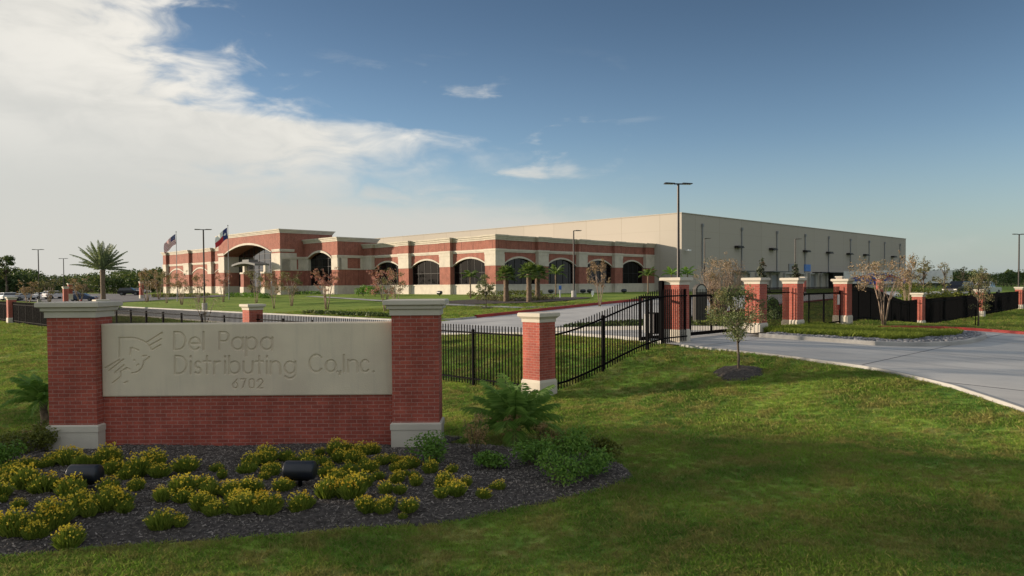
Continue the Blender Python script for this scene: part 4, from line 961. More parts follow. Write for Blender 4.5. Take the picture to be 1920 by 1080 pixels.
def car(kind, paint, px, Y, rz, label):
    p = col(px, Y)+Vector((0, 0, .03)); k = (kind, paint)
    if k in cars: return dup(cars[k], p, R(rz), label)
    t = thing('parked_car' if kind != 'pickup' else 'pickup_truck', label, {'sedan': 'car', 'suv': 'car', 'pickup': 'pickup'}[kind], p, R(rz), 'vehicles in the car parks' if kind != 'pickup' else None); car_parts(t, kind, paint); cars[k] = t
for i, (kd, pc, px, Y, rz, l) in enumerate([
    ('sedan', 'car_white', 3, 160, 60, 'white sedan at the very edge of the car park'), ('suv', 'car_white', 22, 158, 62, 'white sport utility car second in the parked row'), ('sedan', 'car_silver', 45, 160, 60, 'silver sedan beside the brick lot column'),
    ('sedan', 'car_white', 80, 162, 60, 'white sedan behind the rusty lot tree'), ('suv', 'car_white', 103, 160, 62, 'white sport utility car just before the second brick lot column'),
    ('sedan', 'car_silver', 137, 163, 60, 'silver sedan behind the dark sedan'), ('sedan', 'car_blue', 155, 136, 8, 'dark blue sedan parked side on near the date palm'), ('suv', 'car_black', 243, 165, 10, 'black sport utility car under the trees left of the building'), ('sedan', 'car_white', 262, 176, 20, 'white sedan behind the pale brick column')]): car(kd, pc, px, Y, rz, l)
car('suv', 'car_black', 1797, 92., 215, 'black sport utility car behind the yellow green shrubs by the fence'); car('pickup', 'car_silver', 1848, 95., 220, 'silver pickup truck beyond the fence behind the staked tree')
def trailer(px, py, Y, rz, label, L, blue):
    X = at(px, HOR, Y).x; z = float(zf(X, Y)); t = thing('semi_trailer', label, 'trailer', (X, Y, z), R(rz), 'semi trailers at the docks')
    mb = MB(); mb.box(0, L, -1.28, 1.28, 1.15, 4.1); bx = mb.build('box_body', 'white_paint', t)
    if blue:
        for sgn in (-1, 1):
            mb = MB(); n = 24; y = sgn*1.295
            up = [1.9+1.5*math.sin(math.pi*(k/n))**.7+.2*math.sin(k*.9) for k in range(n+1)]; lo = [1.35+.35*math.sin(k*.5) for k in range(n+1)]
            mb.add([(L*(.08+.8*k/n), y, h) for k in range(n+1) for h in (lo[k], max(lo[k]+.1, up[k]))], [(2*k, 2*k+1, 2*k+3, 2*k+2) for k in range(n)]); mb.build('painted_sweep', 'blue_paint', bx)
            mb = MB(); mb.add([(L*(.2+.6*k/n), y+sgn*.01, 2.1+.5*math.sin(k*.45)+h) for k in range(n+1) for h in (0, .45)], [(2*k, 2*k+1, 2*k+3, 2*k+2) for k in range(n)]); mb.build('painted_band', 'red_paint', bx)
    mb = MB(); mb.box(.4, L-.3, -.5, .5, .9, 1.14); mb.box(.3, .45, -1.2, 1.2, .5, 1.14); mb.build('chassis', 'bronze_metal', t)
    for x in (1.3, 2.5):
        for y in (-1.05, 1.05): mb = MB(); mb.tube([(x, y-.2, .5), (x, y+.2, .5)], .5, 14); mb.build('wheel', 'rubber', t)
    for y in (-.7, .7): mb = MB(); mb.box(L-3.2, L-3.05, y-.08, y+.08, .05, 1.0); mb.build('landing_leg', 'grey_metal', t)
trailer(1585, 0, 176., -42, 'white trailer with a blue and red painted side parked behind the pale multi-stem tree', 16., True)
trailer(1690, 0, 178., -42, 'plain white trailer end showing beyond the painted one', 10.5, False)
# ------------------------------------------------------------------ trees and plants
def trunk_part(root, paths, m, n=7, name='trunk'):
    mb = MB()
    for pts, rad in paths: mb.tube(pts, rad, n)
    return mb.build(name, m, root, True)
def branch_paths(base, tips, r0, rng):
    out = []
    for t in tips:
        b = Vector(base); e = Vector(t); mid = b.lerp(e, .5)+Vector((rng.normal()*.06, rng.normal()*.06, .08))*(e-b).length; out.append(([b, mid, e], [r0, r0*.6, r0*.2]))
    return out
def leafy(root, bl, n, size, m, asp=.5, shell=.35, up=.3, rng=rng, name='crown', jit=.6, keep=None):
    P, D = blobs(bl, n, rng, shell); nr = D*(1-jit)+rng.normal(size=P.shape)*jit+np.array([0, 0, up])
    V, F = quads(P, nr, size*(.7+.6*rng.random(n)), asp, rng); mb = MB(); mb.np(V, F); return mb.build(name, m, root)
# young oak on the lawn
def young_oak(loc, label, H, spread, m='oak_leaf', n=5200, seed=1, trunk_h=.42, leaf=.032, name='young_oak', cat='tree', group=None):
    r = np.random.default_rng(seed); t = thing(name, label, cat, loc, 0, group); tips = []; bl = []
    for k in range(24):
        f = r.random(); z = H*(trunk_h+(1-trunk_h)*f*.96); prof = math.sin(math.pi*min(1, .10+.85*(f*.9+.05)))**.75; a = r.random()*6.28; q = spread*prof*(.35+.6*r.random())
        c = (q*math.cos(a), q*math.sin(a), z); tips.append(c); s = spread*(.24+.14*r.random()); bl.append((*c, s, s, s*.8))
    bl.append((0, 0, H*.93, spread*.2, spread*.2, H*.09))
    paths = [([(0, 0, -.2), (.015, .0, H*.2), (-.02, .01, H*.45), (0, 0, H*.8), (.02, 0, H*.95)], [H*.017, H*.014, H*.012, H*.006, H*.002])]
    for c in tips: zb = max(H*.36, c[2]-.25*H); paths += branch_paths((0, 0, zb), [c], H*.006, r)
    trunk_part(t, paths, 'bark'); leafy(t, bl, n, leaf, m, .5, .1, .3, r); return t
p = spot(1384, 702); oak = young_oak(p, 'young oak with a dense oval crown on the lawn before the sliding gate', 2.3, .90, n=4600, seed=4, leaf=.029, trunk_h=.45)
def mulch_ring(p, r, label):
    vs = [(p.x, p.y, float(zf(p.x, p.y))+.17)]; n = 22; fs = []
    for q in (1, 2, 3):
        for k in range(n):
            th = 2*math.pi*k/n; rr = r*q/3*(1+.1*math.sin(3*th+1)+.06*math.sin(7*th)); x, y = p.x+rr*math.cos(th), p.y+rr*math.sin(th)
            vs.append((x, y, float(zf(x, y))+float(wob(x, y))*(q/3)+[.155, .10, -.03][q-1]+random.uniform(-.012, .012)))
    for k in range(n): fs.append((0, 1+k, 1+(k+1) % n))
    for q in (0, 1):
        for k in range(n): fs.append((1+q*n+k, 1+(q+1)*n+k, 1+(q+1)*n+(k+1) % n, 1+q*n+(k+1) % n))
    mb = MB(); mb.add(vs, fs); return tag(mb.build('mulch_ground', 'mulch'), kind='structure')
mulch_ring(p, .72, '')
# multi-stem crape myrtles
def myrtle(loc, label, H, spread, m, n, seed, stems=5, leaf=.07, clear=.45, bark='pale_bark', name='crape_myrtle', group='crape myrtle trees'):
    r = np.random.default_rng(seed); t = thing(name, label, 'tree', loc, 0, group); paths = []; bl = []
    for k in range(stems):
        a = 6.28*k/stems+r.random(); q = spread*(.35+.35*r.random()); b = (.05*math.cos(a)*H*.4, .05*math.sin(a)*H*.4, -.1)
        m1 = (q*.35*math.cos(a), q*.35*math.sin(a), H*clear*.8); m2 = (q*.8*math.cos(a), q*.8*math.sin(a), H*.7); paths.append(([b, m1, m2], [H*.013, H*.009, H*.005]))
        for j in range(5):
            a2 = a+r.normal()*.8; rr = spread*(.3+.65*r.random()); e = (rr*math.cos(a2), rr*math.sin(a2), H*(clear+.12+(.85-clear)*r.random()))
            s0 = m1 if j < 2 else m2; paths += branch_paths(s0, [e], H*.005, r); s = spread*(.16+.14*r.random()); bl.append((*e, s, s, s*.9))
            for i in range(2): e2 = (e[0]+r.normal()*spread*.15, e[1]+r.normal()*spread*.15, e[2]+abs(r.normal())*H*.07); paths.append(([e, e2], [H*.002, H*.0008])); bl.append((*e2, s*.6, s*.6, s*.6))
    trunk_part(t, paths, bark, 5); leafy(t, bl, n, leaf, m, .5, .1, .2, r); return t
def pxtree(px, top, Y): p = col(px, Y); return p, hgt(px, top, Y)-p.z
p = spot(1657, 612); p.z += .15; H = hgt(1657, 487, p.y)-p.z
myrtle(p, 'multi-stem tree with pale bare stems and thin rusty leaves on the grassy median', H, 1.45, 'twig_leaf', 2100, 11, 5, .045, .42)
T1 = T2 = T3 = None
tl = [ # px, top px, Y, spread factor, kind, label
 (340, 512, 104, .34, 0, 'rusty crape myrtle below the striped flag'), (372, 516, 110, .36, 0, 'rusty crape myrtle in front of the lamp post between the flagpoles'), (418, 510, 108, .3, 1, 'sparse pink crape myrtle beside the entrance flagpole'),
 (480, 508, 100, .34, 2, 'olive green small tree in front of the entrance columns'), (513, 512, 84, .34, 0, 'rusty crape myrtle at the right edge of the entrance arch'), (546, 510, 88, .34, 2, 'olive green small tree between entrance and tall arched window'),
 (612, 508, 78, .40, 1, 'pink crape myrtle in front of the tall arched window'), (722, 508, 70, .46, 1, 'wide pink crape myrtle in front of the first wing window'), (742, 512, 74, .40, 2, 'greyish sapling beside the wide pink crape myrtle'),
 (1124, 492, 66, .30, 0, 'rusty sapling with a narrow crown in front of the third window from the corner'),
 (150, 522, 124, .5, 0, 'rusty crown tree among parked cars, beside the taller brick column'), (92, 524, 128, .5, 2, 'olive tree among the parked cars'), (52, 528, 126, .5, 0, 'low rusty tree by the first lot column'),
 (275, 508, 120, .42, 0, 'broad rusty tree left of the building corner'), (312, 516, 112, .36, 2, 'olive tree at the end of the brick wall'), (298, 510, 130, .4, 0, 'rusty tree partly behind the olive tree at the wall end'),
 (1700, 478, 58., .2, 0, 'tall thin rusty tree behind the multi-stem median tree')]
protos = {}
for i, (px, top, Y, sf, kd, l) in enumerate(tl):
    p, H = pxtree(px, top, Y); m = ['myrtle_leaf', 'pink_leaf', 'olive_leaf'][kd]
    key = (kd, i % 2)
    if key not in protos: protos[key] = (myrtle(p, l, H, H*sf*.95, m, 1150 if kd != 1 else 1000, 20+i, 4, H*.019, .34), H, sf)
    else: t, H0, s0 = protos[key]; dup(t, p, random.random()*6.28, l, (H/H0*sf/s0, H/H0*sf/s0, H/H0))
p, H = pxtree(383, 540, 58.); myrtle(p, 'bare grey leafless sapling behind the fence left of the sign lettering', H, 1.5, 'olive_leaf', 260, 61, 5, .05, .3)
p, H = pxtree(1350, 489, 52.); t = myrtle(p, 'broad brown shrubby tree of dense upright twigs above the sliding gate', H*1.0, 1.75, 'twig_leaf', 3000, 71, 9, .05, .25)
mb = MB(); r = np.random.default_rng(9)
for k in range(150): a = r.random()*6.28; q = 1.7*math.sqrt(r.random()); e = (q*math.cos(a), q*math.sin(a), H*(.62+.36*r.random())); mb.tube([(q*.15*math.cos(a), q*.15*math.sin(a), 0), (q*.6*math.cos(a), q*.6*math.sin(a), H*.4), e], [.02, .014, .006], 4, False)
mb.build('twig_fan', 'pale_bark', t)
p, H = pxtree(911, 515, 69.); young_oak(p, 'small round green tree on the lawn in front of the wing corner', H, H*.30, n=1300, seed=8, leaf=.07, trunk_h=.45); mulch_ring(p, .9, '')
p, H = pxtree(1835, 508, 47.8); t = young_oak(p, 'thin yellow green staked tree on the grass by the red kerb', H, H*.26, 'olive_leaf', 1700, 9, .36, .05)
mb = MB(); mb.tube([(-.18, 0, -.2), (-.18, 0, 1.2)], .03, 6); mb.build('stake', 'black_metal', t)
# trees added out of view at the left to shade the near lawn
for x, y, h_, l in [(-46., 15.4, 10.5, 'broad unseen oak added beyond the sign bed to shade the lawn'), (-52., 18.2, 12., 'taller unseen oak added behind the broad oak to shade the lawn'), (-49., 20.4, 10.5, 'unseen oak nearest the fence, added to shade the lawn')]: young_oak(Vector((x, y, 0)), l, h_, h_*.34, n=4200, seed=int(-x), leaf=.20, trunk_h=.22, name='oak_tree')
# dark narrow magnolias
for px, top, Y, l in [(1428, 486, 55., 'dark narrow magnolia above the gate pillar behind the oak'), (1493, 494, 60., 'dark narrow magnolia above the walk gate pillar')]:
    p, H = pxtree(px, top, Y); t = thing('magnolia_tree', l, 'tree', p, 0, 'narrow dark magnolias'); r = np.random.default_rng(px); trunk_part(t, [([(0, 0, -.2), (0, 0, H*.9)], [.07, .02])], 'bark')
    bl = [(r.normal()*.14*H*.18, r.normal()*.14*H*.18, H*f, H*.16*(1.15-f*.8), H*.16*(1.15-f*.8), H*.10) for f in np.linspace(.25, .93, 9)]; leafy(t, bl, 900, .10, 'magnolia_leaf', .5, .3, .1, r)
# sparse tall trees on the right
for i, (px, top, Y, l, m) in enumerate([(1732, 480, 72., 'tall sparse grey green tree right of the trailers', 'olive_leaf'), (1771, 492, 78., 'thin bare tree between the sparse tree and the black car', 'olive_leaf'), (1840, 496, 84., 'feathery tree behind the pickup truck', 'oak_leaf'), (1806, 500, 120., 'dark slender pine like tree behind the black car', 'magnolia_leaf')]):
    p, H = pxtree(px, top, Y); young_oak(p, l, H, H*.24, m, [750, 350, 700, 800][i], 40+i, .3, H*.02, 'sparse_tree')
# ---- palms
def feather_palm(loc, label, H, n, L, droop, m, seed, lift=(.1, 1.45), trunk_r=.2, nl=26, ll=.38, name='feather_palm', group=None, width=.028, gap=0.):
    r = np.random.default_rng(seed); t = thing(name, label, 'palm tree', loc, 0, group)
    if H > .05: trunk_part(t, [([(0, 0, -.2), (.02, 0, H*.3), (-.01, 0, H*.7), (0, 0, H)], [trunk_r*1.25, trunk_r, trunk_r*.92, trunk_r*1.1])], 'palm_bark', 9)
    V = []; F = []; ra = MB()
    for k in range(n):
        a = k*2.39996+r.normal()*.12; e0 = lift[0]+(lift[1]-lift[0])*((k+.5)/n)**.8; Lk = L*(.85+.3*r.random()); pts = []; x = 0.; z = H; ang = e0
        for s in range(11): pts.append(Vector((x*math.cos(a), x*math.sin(a), z))); x += math.cos(ang)*Lk/10; z += math.sin(ang)*Lk/10; ang -= droop*(.4+.9*s/10)/10*(1.3 if e0 < .7 else 1.)
        ra.tube(pts, [.018*L]+[.012*L]*5+[.006*L]*5, 4, False)
        side = Vector((-math.sin(a), math.cos(a), 0))
        for q in range(nl):
            f = .16+.84*q/nl; i = min(9, int(f*10)); P = pts[i].lerp(pts[i+1], f*10-i); T = (pts[i+1]-pts[i]).normalized(); up = side.cross(T); l = ll*(math.sin(math.pi*min(1, .12+f*.86))**.6)*(.85+.3*r.random())
            for sd in (-1, 1):
                d = (T*.75+side*sd*.9+up*(.35+r.normal()*.12)).normalized(); w = T*width; tip = P+d*l+Vector((0, 0, -l*.22)); o = len(V)
                V += [P-w*.5, P+w*.5, P+d*l*.6+w*.55, tip]; F.append((o, o+1, o+2, o+3))
    mb = MB(); mb.add(V, F); mb.build('fronds', m, t); ra.build('frond_stems', m, t, True); return t
p = col(193, 96.); H = hgt(193, 506, 96.)-p.z
feather_palm(p, 'large date palm with stiff grey green fronds standing by the car park', H, 38, 3.7, .55, 'date_leaf', 3, (.12, 1.52), .30, 30, .5, 'date_palm', None, .06)
x, y = gz(966, 828, .06); z0 = bed_z(x, y); yp = y
feather_palm((x, y, z0), 'small bushy palm with arching green fronds at the end of the sign bed', .42, 29, 1.04, 1.3, 'palm_leaf', 5, (.15, 1.5), .105, 30, .30, 'pygmy_palm', None, .009)
x, y = gz(83, 798, .03); feather_palm((x, y, 0.), 'small arching palm behind the left sign pillar', .55, 26, .85, 1.5, 'palm_leaf', 6, (.1, 1.4), .08, 30, .2, 'pygmy_palm', None, .013)
for i, (px, base, crown, Y, L, l) in enumerate([(882, 552, 520, 92, 1.5, 'small queen palm in front of the window next to the wing corner'), (1042, 553, 515, 98, 2.0, 'queen palm with one side of drooping fronds behind the lamp base'), (1215, 550, 518, 104, 1.9, 'queen palm at the far end of the brick wing'), (1183, 0, 516, 106, 1.2, ''), (1259, 552, 516, 106, 1.8, 'queen palm left of the tall lamp post, against the warehouse'), (1289, 552, 516, 106, 1.8, 'queen palm right of the tall lamp post, against the warehouse')]):
    if not l: continue
    p, H = pxtree(px, crown, Y); feather_palm(p, l, H, 9, L, 1.9, 'fan_leaf' if i < 3 else 'palm_leaf', 80+i, (.35, 1.4), .09, 20, .42, 'queen_palm', 'queen palms along the building', .06)
def fan_palm(loc, label, H, R0, seed, first=None):
    r = np.random.default_rng(seed); t = thing('fan_palm', label, 'palm tree', loc, 0, 'fan palms in the mulch bed'); trunk_part(t, [([(0, 0, -.2)]+[(0, 0, H*k/8) for k in range(1, 9)], [.33, .27, .31, .25, .29, .24, .28, .25, .3])], 'palm_bark', 10)
    V = []; F = []; st = MB()
    for k in range(24):
        a = k*2.4+r.normal()*.1; e = -.35+1.75*((k+.5)/24); l = R0*.55; c = Vector((math.cos(a)*math.cos(e)*l, math.sin(a)*math.cos(e)*l, H+math.sin(e)*l)); st.tube([(0, 0, H-.05), c], [.03, .02], 4, False)
        d = (c-Vector((0, 0, H))).normalized(); s = Vector((-math.sin(a), math.cos(a), 0)); u = s.cross(d); fr = R0*.62
        for q in range(13):
            th = (q/12-.5)*3.6; dd = d*math.cos(th)+s*math.sin(th); tip = c+dd*fr*(.8+.2*math.cos(th))+Vector((0, 0, -fr*.22*r.random()))+u*.1; w = (d*-math.sin(th)+s*math.cos(th))*fr*.1; o = len(V); mdl = c+dd*fr*.55
            V += [c, mdl-w, tip, mdl+w]; F.append((o, o+1, o+2, o+3))
    mb = MB(); mb.add(V, F); mb.build('fan_leaves', 'fan_leaf', t); st.build('leaf_stalks', 'fan_leaf', t); return t
for i, (px, base, Y, crown, l) in enumerate([(949, 562, 79., 519, 'fan palm nearest the wing corner, alone left of the pair'), (992, 564, 77., 514, 'taller fan palm of the close pair in the mulch bed'), (1008, 562, 80., 517, 'fan palm just behind the taller one of the pair')]):
    p, H = pxtree(px, crown, Y); fan_palm(p, l, H, 1.25, 90+i)
# ---- mulch bed and low planting at the building corner
cx, cy = col(965, 82.).x, 82.; poly = [(cx+8.2*math.cos(t)*(1+.12*math.sin(3*t)), cy+6.5*math.sin(t)) for t in np.linspace(0, 6.28, 36, False)]
mb = MB(); c0 = (cx, cy, float(zf(cx, cy))+.12); mb.add([c0]+[(x, y, float(zf(x, y))+.07) for x, y in poly]+[((x+cx)/2, (y+cy)/2, float(zf((x+cx)/2, (y+cy)/2))+.10) for x, y in poly], [(0, 37+k, 37+(k+1) % 36) for k in range(36)]+[(1+k, 1+(k+1) % 36, 37+(k+1) % 36, 37+k) for k in range(36)])
tag(mb.build('mulch_ground', 'mulch'), kind='structure')
def shrub(loc, label, w, h, m, n, leaf, seed, name='shrub', group=None, asp=.5, first=None):
    r = np.random.default_rng(seed); t = thing(name, label, 'shrub', loc, 0, group)
    bl = [(r.normal()*w*.22, r.normal()*w*.22, h*(.3+.35*r.random()), w*.28, w*.28, h*.32) for _ in range(9)]; leafy(t, bl, n, leaf, m, asp, .2, .5, r, 'foliage')
    mb = MB()
    for k in range(7): a = r.random()*6.28; mb.tube([(0, 0, -.05), (w*.2*math.cos(a), w*.2*math.sin(a), h*.6)], [.012+w*.006, .004], 4)
    mb.build('stems', 'bark', t); return t
for i, (px, Y, w, h, l) in enumerate([(681, 112, 2.6, 1.9, 'rounded green shrub beside the wing window, left of its neighbour'), (703, 110, 2.4, 1.8, 'rounded green shrub beside the wide pink crape myrtle'), (1705, 64, 2.4, 2.6, 'yellow green bush beside the farther brick pillar'), (1744, 66, 3.0, 2.6, 'largest yellow green bush behind the dark fence'), (1792, 68, 2.4, 2.2, 'yellow green bush in front of the black car'), (1449, 46, 1.2, 2.0, 'dark green bush between the two gate pillars')]):
    p = col(px, Y); shrub(p, l, w, h, 'shrub_leaf' if i in (0, 1, 5) else 'yellow_shrub_leaf', 1500, .10, 100+i, group='rounded shrubs')
# hedges along the building and planting strips: low mounds in rows
def hedge(label, pts, w, h, m, per=260, leaf=.06, sp=.8, seed=5):
    r = np.random.default_rng(seed); p0 = pts[0]; t = thing('low_hedge', label, 'hedge', p0, 0, 'low hedge rows'); bl = []
    for a, b in zip(pts[:-1], pts[1:]):
        n = max(1, int((b-a).length/sp))
        for k in range(n): q = a.lerp(b, k/n); q.z = float(zf(q.x, q.y)); q -= p0; bl.append((q.x+r.normal()*.1, q.y+r.normal()*.1, q.z+h*.45, w*.5, w*.5, h*.5))
    leafy(t, bl, per*len(bl), leaf, m, .5, .5, .4, r, 'foliage'); return t
hedge('low clipped hedge row in front of the flagpoles', [spot(290, 557.5), spot(360, 557), spot(400, 556)], 1.1, .8, 'yellow_shrub_leaf', 120, .12, 1.0)
hedge('low clipped hedge row in front of the entrance columns', [spot(432, 557), spot(470, 557.5), spot(505, 559.5)], 1.1, .9, 'shrub_leaf', 120, .12, 1.0)
hedge('thin low hedge below the tall arched window', [spot(535, 552), spot(605, 552)], 1.0, .7, 'shrub_leaf', 120, .12, 1.0)
hedge('mixed low planting around the fan palms', [col(905, 84), col(955, 80), col(1000, 79), col(1040, 82)], 1.6, .7, 'olive_leaf', 160, .10, .8)
hedge('low planting against the wing corner wall', [col(885, 98), col(930, 99), col(1020, 104)], 1.3, .8, 'yellow_shrub_leaf', 120, .12, .9)
hedge('low green planting around the base of the date palm', [col(165, 97), col(195, 93), col(230, 93)], 1.8, .9, 'shrub_leaf', 200, .12, 1.)
hedge('dark hedge strip on the far side of the entry road', [Vector((*xy(50, 21.5), 0)), Vector((*xy(31.5, 21.8), 0))], 1.0, .45, 'wood_leaf', 150, .10, .8)
hedge('low planting strip behind the driveway kerb inside the fence', [Vector((*xy(2.5, 15.3), 0)), Vector((*xy(12, 15.6), 0)), Vector((*xy(12.2, 28), 0))], .9, .4, 'wood_leaf', 200, .07, .6)
# ---- woods on both sides: two masses
def wood(label, items, seed, m='wood_leaf'):
    r = np.random.default_rng(seed); V = []; F = []; o = 0; tb = MB()
    for (x, y, H, w) in items:
        z = float(zf(x, y)); bl = [(x+r.normal()*w*.3, y+r.normal()*w*.3, z+H*(.42+.5*r.random()), w*(.22+.2*r.random()), w*(.22+.2*r.random()), H*(.10+.12*r.random())) for _ in range(10)]+[(x, y, z+H*.3, w*.45, w*.45, H*.3)]
        P, D = blobs(bl, 420, r, .6); v, f = quads(P, D*.6+r.normal(size=P.shape)*.5+np.array([0, 0, .3]), .055*H*(.7+.6*r.random(len(P))), .6, r); V.append(v); F.append(f+o); o += len(v); tb.tube([(x, y, z-.3), (x, y, z+H*.6)], [H*.03, H*.015], 5)
    mb = MB(); mb.np(np.concatenate(V), np.concatenate(F)); t = thing('woodland', label, 'trees', (0, 0, 0), kind='stuff'); mb.build('foliage', m, t); tb.build('trunks', 'bark', t); return t
it = []; r = np.random.default_rng(12)
for k in range(120):
    px = -190+k*4.45+r.normal()*5; Y = 225+r.random()*60-(20 if px > 150 else 0); tp = np.interp(px, [-190, 0, 20, 60, 75, 110, 160, 200, 240, 280, 330], [498, 502, 500, 506, 514, 517, 514, 509, 506, 500, 503])+abs(r.normal())*5; p = col(px, Y); it.append((p.x, p.y, max(2.5, hgt(px, tp, Y)-p.z), 4.5+r.random()*4))
wood('dark green wood behind the car park, seen as one mass', it, 1)
it = []
for k in range(95):
    px = 1690+k*5.2+r.normal()*4; Y = 200+r.random()*120; tp = np.interp(px, [1690, 1760, 1800, 1850, 1890, 1930, 2150], [506, 504, 505, 509, 511, 506, 506])+abs(r.normal())*4; p = col(px, Y); it.append((p.x, p.y, max(2., hgt(px, tp, Y)-p.z), 5+r.random()*5))
wood('low green wood on the flat horizon beyond the dark fence', it, 2)
p, H = pxtree(12, 481, 215.); young_oak(p, 'tall loose pine standing out above the dark wood', H, H*.28, 'wood_leaf', 1200, 31, .5, .35, 'pine_tree')
p, H = pxtree(1898, 510, 235.); young_oak(p, 'rounded oak standing out on the right horizon', H, H*.8, 'wood_leaf', 1200, 32, .3, .5, 'oak_tree')
# ---- planting in the sign bed
for i, (px, py, wpx, hpx, m, l) in enumerate([
  (813, 872, 62, 50, 'shrub_leaf', 'bright green leafy shrub against the right sign pillar base'), (920, 884, 42, 28, 'shrub_leaf', 'small green shrub alone on the grey mulch'), (993, 876, 72, 42, 'shrub_leaf', 'low green shrub under the rusty nandina'), (1061, 868, 60, 52, 'shrub_leaf', 'dark rounded shrub at the back of the shrub cluster'),
  (1050, 906, 82, 48, 'shrub_leaf', 'broad green shrub at the front of the shrub cluster'), (1108, 888, 62, 42, 'shrub_leaf', 'green shrub at the tip of the sign bed'), (1122, 862, 44, 34, 'yellow_shrub_leaf', 'pale green shrub behind the tip of the sign bed'),
  (26, 855, 60, 34, 'yellow_shrub_leaf', 'yellow green shrub left of the sign, farther from the pillar'), (74, 845, 50, 40, 'yellow_shrub_leaf', 'yellow green shrub touching the left sign pillar'), (8, 880, 50, 36, 'shrub_leaf', 'green shrub at the left edge of the bed')]):
    x, y = gz(px, py, .06); s = y/FOC; shrub((x, y, bed_z(x, y)-.02), l, wpx*s*1.3, hpx*s*1.5, m, 1500, .026, 200+i, group='green shrubs in the sign bed')
for i, (px, py, wpx, hpx, l) in enumerate([(892, 855, 64, 78, 'upright rusty nandina between sign and small palm'), (958, 838, 50, 66, 'rusty nandina in front of the palm trunk'), (1018, 838, 62, 52, 'low rusty nandina beside the palm trunk'), (1046, 836, 50, 48, 'rusty nandina behind the shrub cluster'), (70, 838, 44, 40, 'rusty low nandina behind the left sign pillar')]):
    x, y = gz(px, py, .05); s = y/FOC; r = np.random.default_rng(i+300); w, h = wpx*s, hpx*s; t = thing('nandina_bush', l, 'shrub', (x, y, float(bed_z(x, y))), 0, 'rusty nandina bushes'); mb = MB(); bl = []
    for k in range(16): a = r.random()*6.28; q = w*.45*r.random(); e = (q*math.cos(a), q*math.sin(a), h*(.5+.45*r.random())); mb.tube([(q*.15*math.cos(a), q*.15*math.sin(a), -.03), e], [.006, .003], 4); bl.append((*e, w*.15, w*.15, h*.12)); bl.append((e[0]*.7, e[1]*.7, e[2]*.6, w*.14, w*.14, h*.14))
    mb.build('stems', 'bark', t); leafy(t, bl, 1000, .022, 'nandina_leaf', .4, .1, .3, r, 'foliage')
# yellow flowering clumps
def clump(loc, label, w, h, seed, fl=1.):
    r = np.random.default_rng(seed); t = thing('flower_clump', label, 'flowering plant', loc, 0, 'yellow flowering clumps in the sign bed'); V = []; F = []
    n = 420
    for k in range(n):
        a = r.random()*6.28; q = w*.5*math.sqrt(r.random()); bx, by = q*.55*math.cos(a), q*.55*math.sin(a); l = h*(.55+.5*r.random())*(1-.35*(q/(w*.5))**2); ex, ey = q*1.0*math.cos(a)+r.normal()*.02, q*1.0*math.sin(a)+r.normal()*.02
        b2 = r.random()*6.28; dx_, dy_ = math.cos(b2)*.008, math.sin(b2)*.008; o = len(V); z = l*r.random()*.5
        V += [(bx-dx_*.6, by-dy_*.6, z*.4), (bx+dx_*.6, by+dy_*.6, z*.4), ((bx+ex)/2+dx_*1.2, (by+ey)/2+dy_*1.2, (z+l)/2), (ex, ey, l), ((bx+ex)/2-dx_*1.2, (by+ey)/2-dy_*1.2, (z+l)/2)]; F.append((o, o+1, o+2, o+3, o+4))
    mb = MB(); mb.add(V, F); mb.build('leaves', 'lantana_leaf', t)
    m_ = int(52*fl); a = r.random(m_)*6.28; q = w*.5*np.sqrt(r.random(m_)); P = np.stack([q*np.cos(a), q*np.sin(a), h*(1.02-.38*(q/(w*.5))**2)+r.normal(size=m_)*.02], 1)
    Pq = np.repeat(P, 3, 0)+r.normal(size=(m_*3, 3))*.006; v, f = quads(Pq, r.normal(size=Pq.shape)+np.array([0, 0, .8]), .0115, .8, r); mb = MB(); mb.np(v, f); mb.build('blossoms', 'petal', t); return t
FZ = [(60,505),(150,475),(235,470),(300,445),(30,560),(105,585),(185,565),(250,605),(335,590),(105,695),(275,735),(80,845),(310,795),(410,868),(455,730),(400,635),(465,475),(545,455),(625,435),(640,505),(705,505),(780,490),(850,495),(875,470),(640,620),(600,715),(665,705),(770,590),(830,460),(1045,490),(1220,485),(1250,535),(1390,500),(1445,450),(1500,495),(1505,425),(1555,475),(1650,435),(1725,445),(1800,425),(1850,485),(1485,545),(1300,620),(1320,665),(1385,610),(1185,625),(1150,585),(1030,615),(1035,665),(915,665),(870,810),(1005,780),(1130,705),(1210,735),(1370,725),(1475,650),(1510,715),(1690,710),(1590,600),(1845,645)]
FZ = [(x/3, 720+y/3) for x, y in FZ]+[(560+x/3, 720+y/3) for x, y in [(120,395),(205,385),(285,385),(355,400),(415,390),(60,455),(150,455),(230,440),(160,515),(220,555),(285,505),(345,450),(400,490),(450,530),(360,575),(465,455),(530,440),(595,445),(540,485),(600,510),(560,545),(665,455),(740,500),(655,570),(820,575),(865,500),(945,575),(800,635),(890,620),(1040,625),(1130,590),(570,620),(490,620),(620,705),(475,715),(370,710),(260,640),(160,645),(35,700)]]
FZ += [(12, 836+60), (20, 1000), (60, 1005), (100, 990), (5, 940), (130, 870), (212, 868)]
FZ += [(x+random.uniform(-16, 16), y+random.uniform(-7, 9)) for x, y in FZ if x < 330 or random.random() < .62]
FP = []
for (px, py) in FZ: x, y = gz(px, py+5, .06); FP.append((y, x, px))
FP.sort(reverse=True); rows = [FP[i::1] for i in [0]][0]; nr = 15; per = math.ceil(len(FP)/nr); proto_c = []
ORD = ['first', 'second', 'third', 'fourth', 'fifth', 'sixth', 'seventh', 'eighth', 'ninth', 'tenth', 'eleventh', 'twelfth', 'thirteenth', 'fourteenth', 'fifteenth', 'sixteenth', 'seventeenth', 'eighteenth', 'nineteenth', 'twentieth']
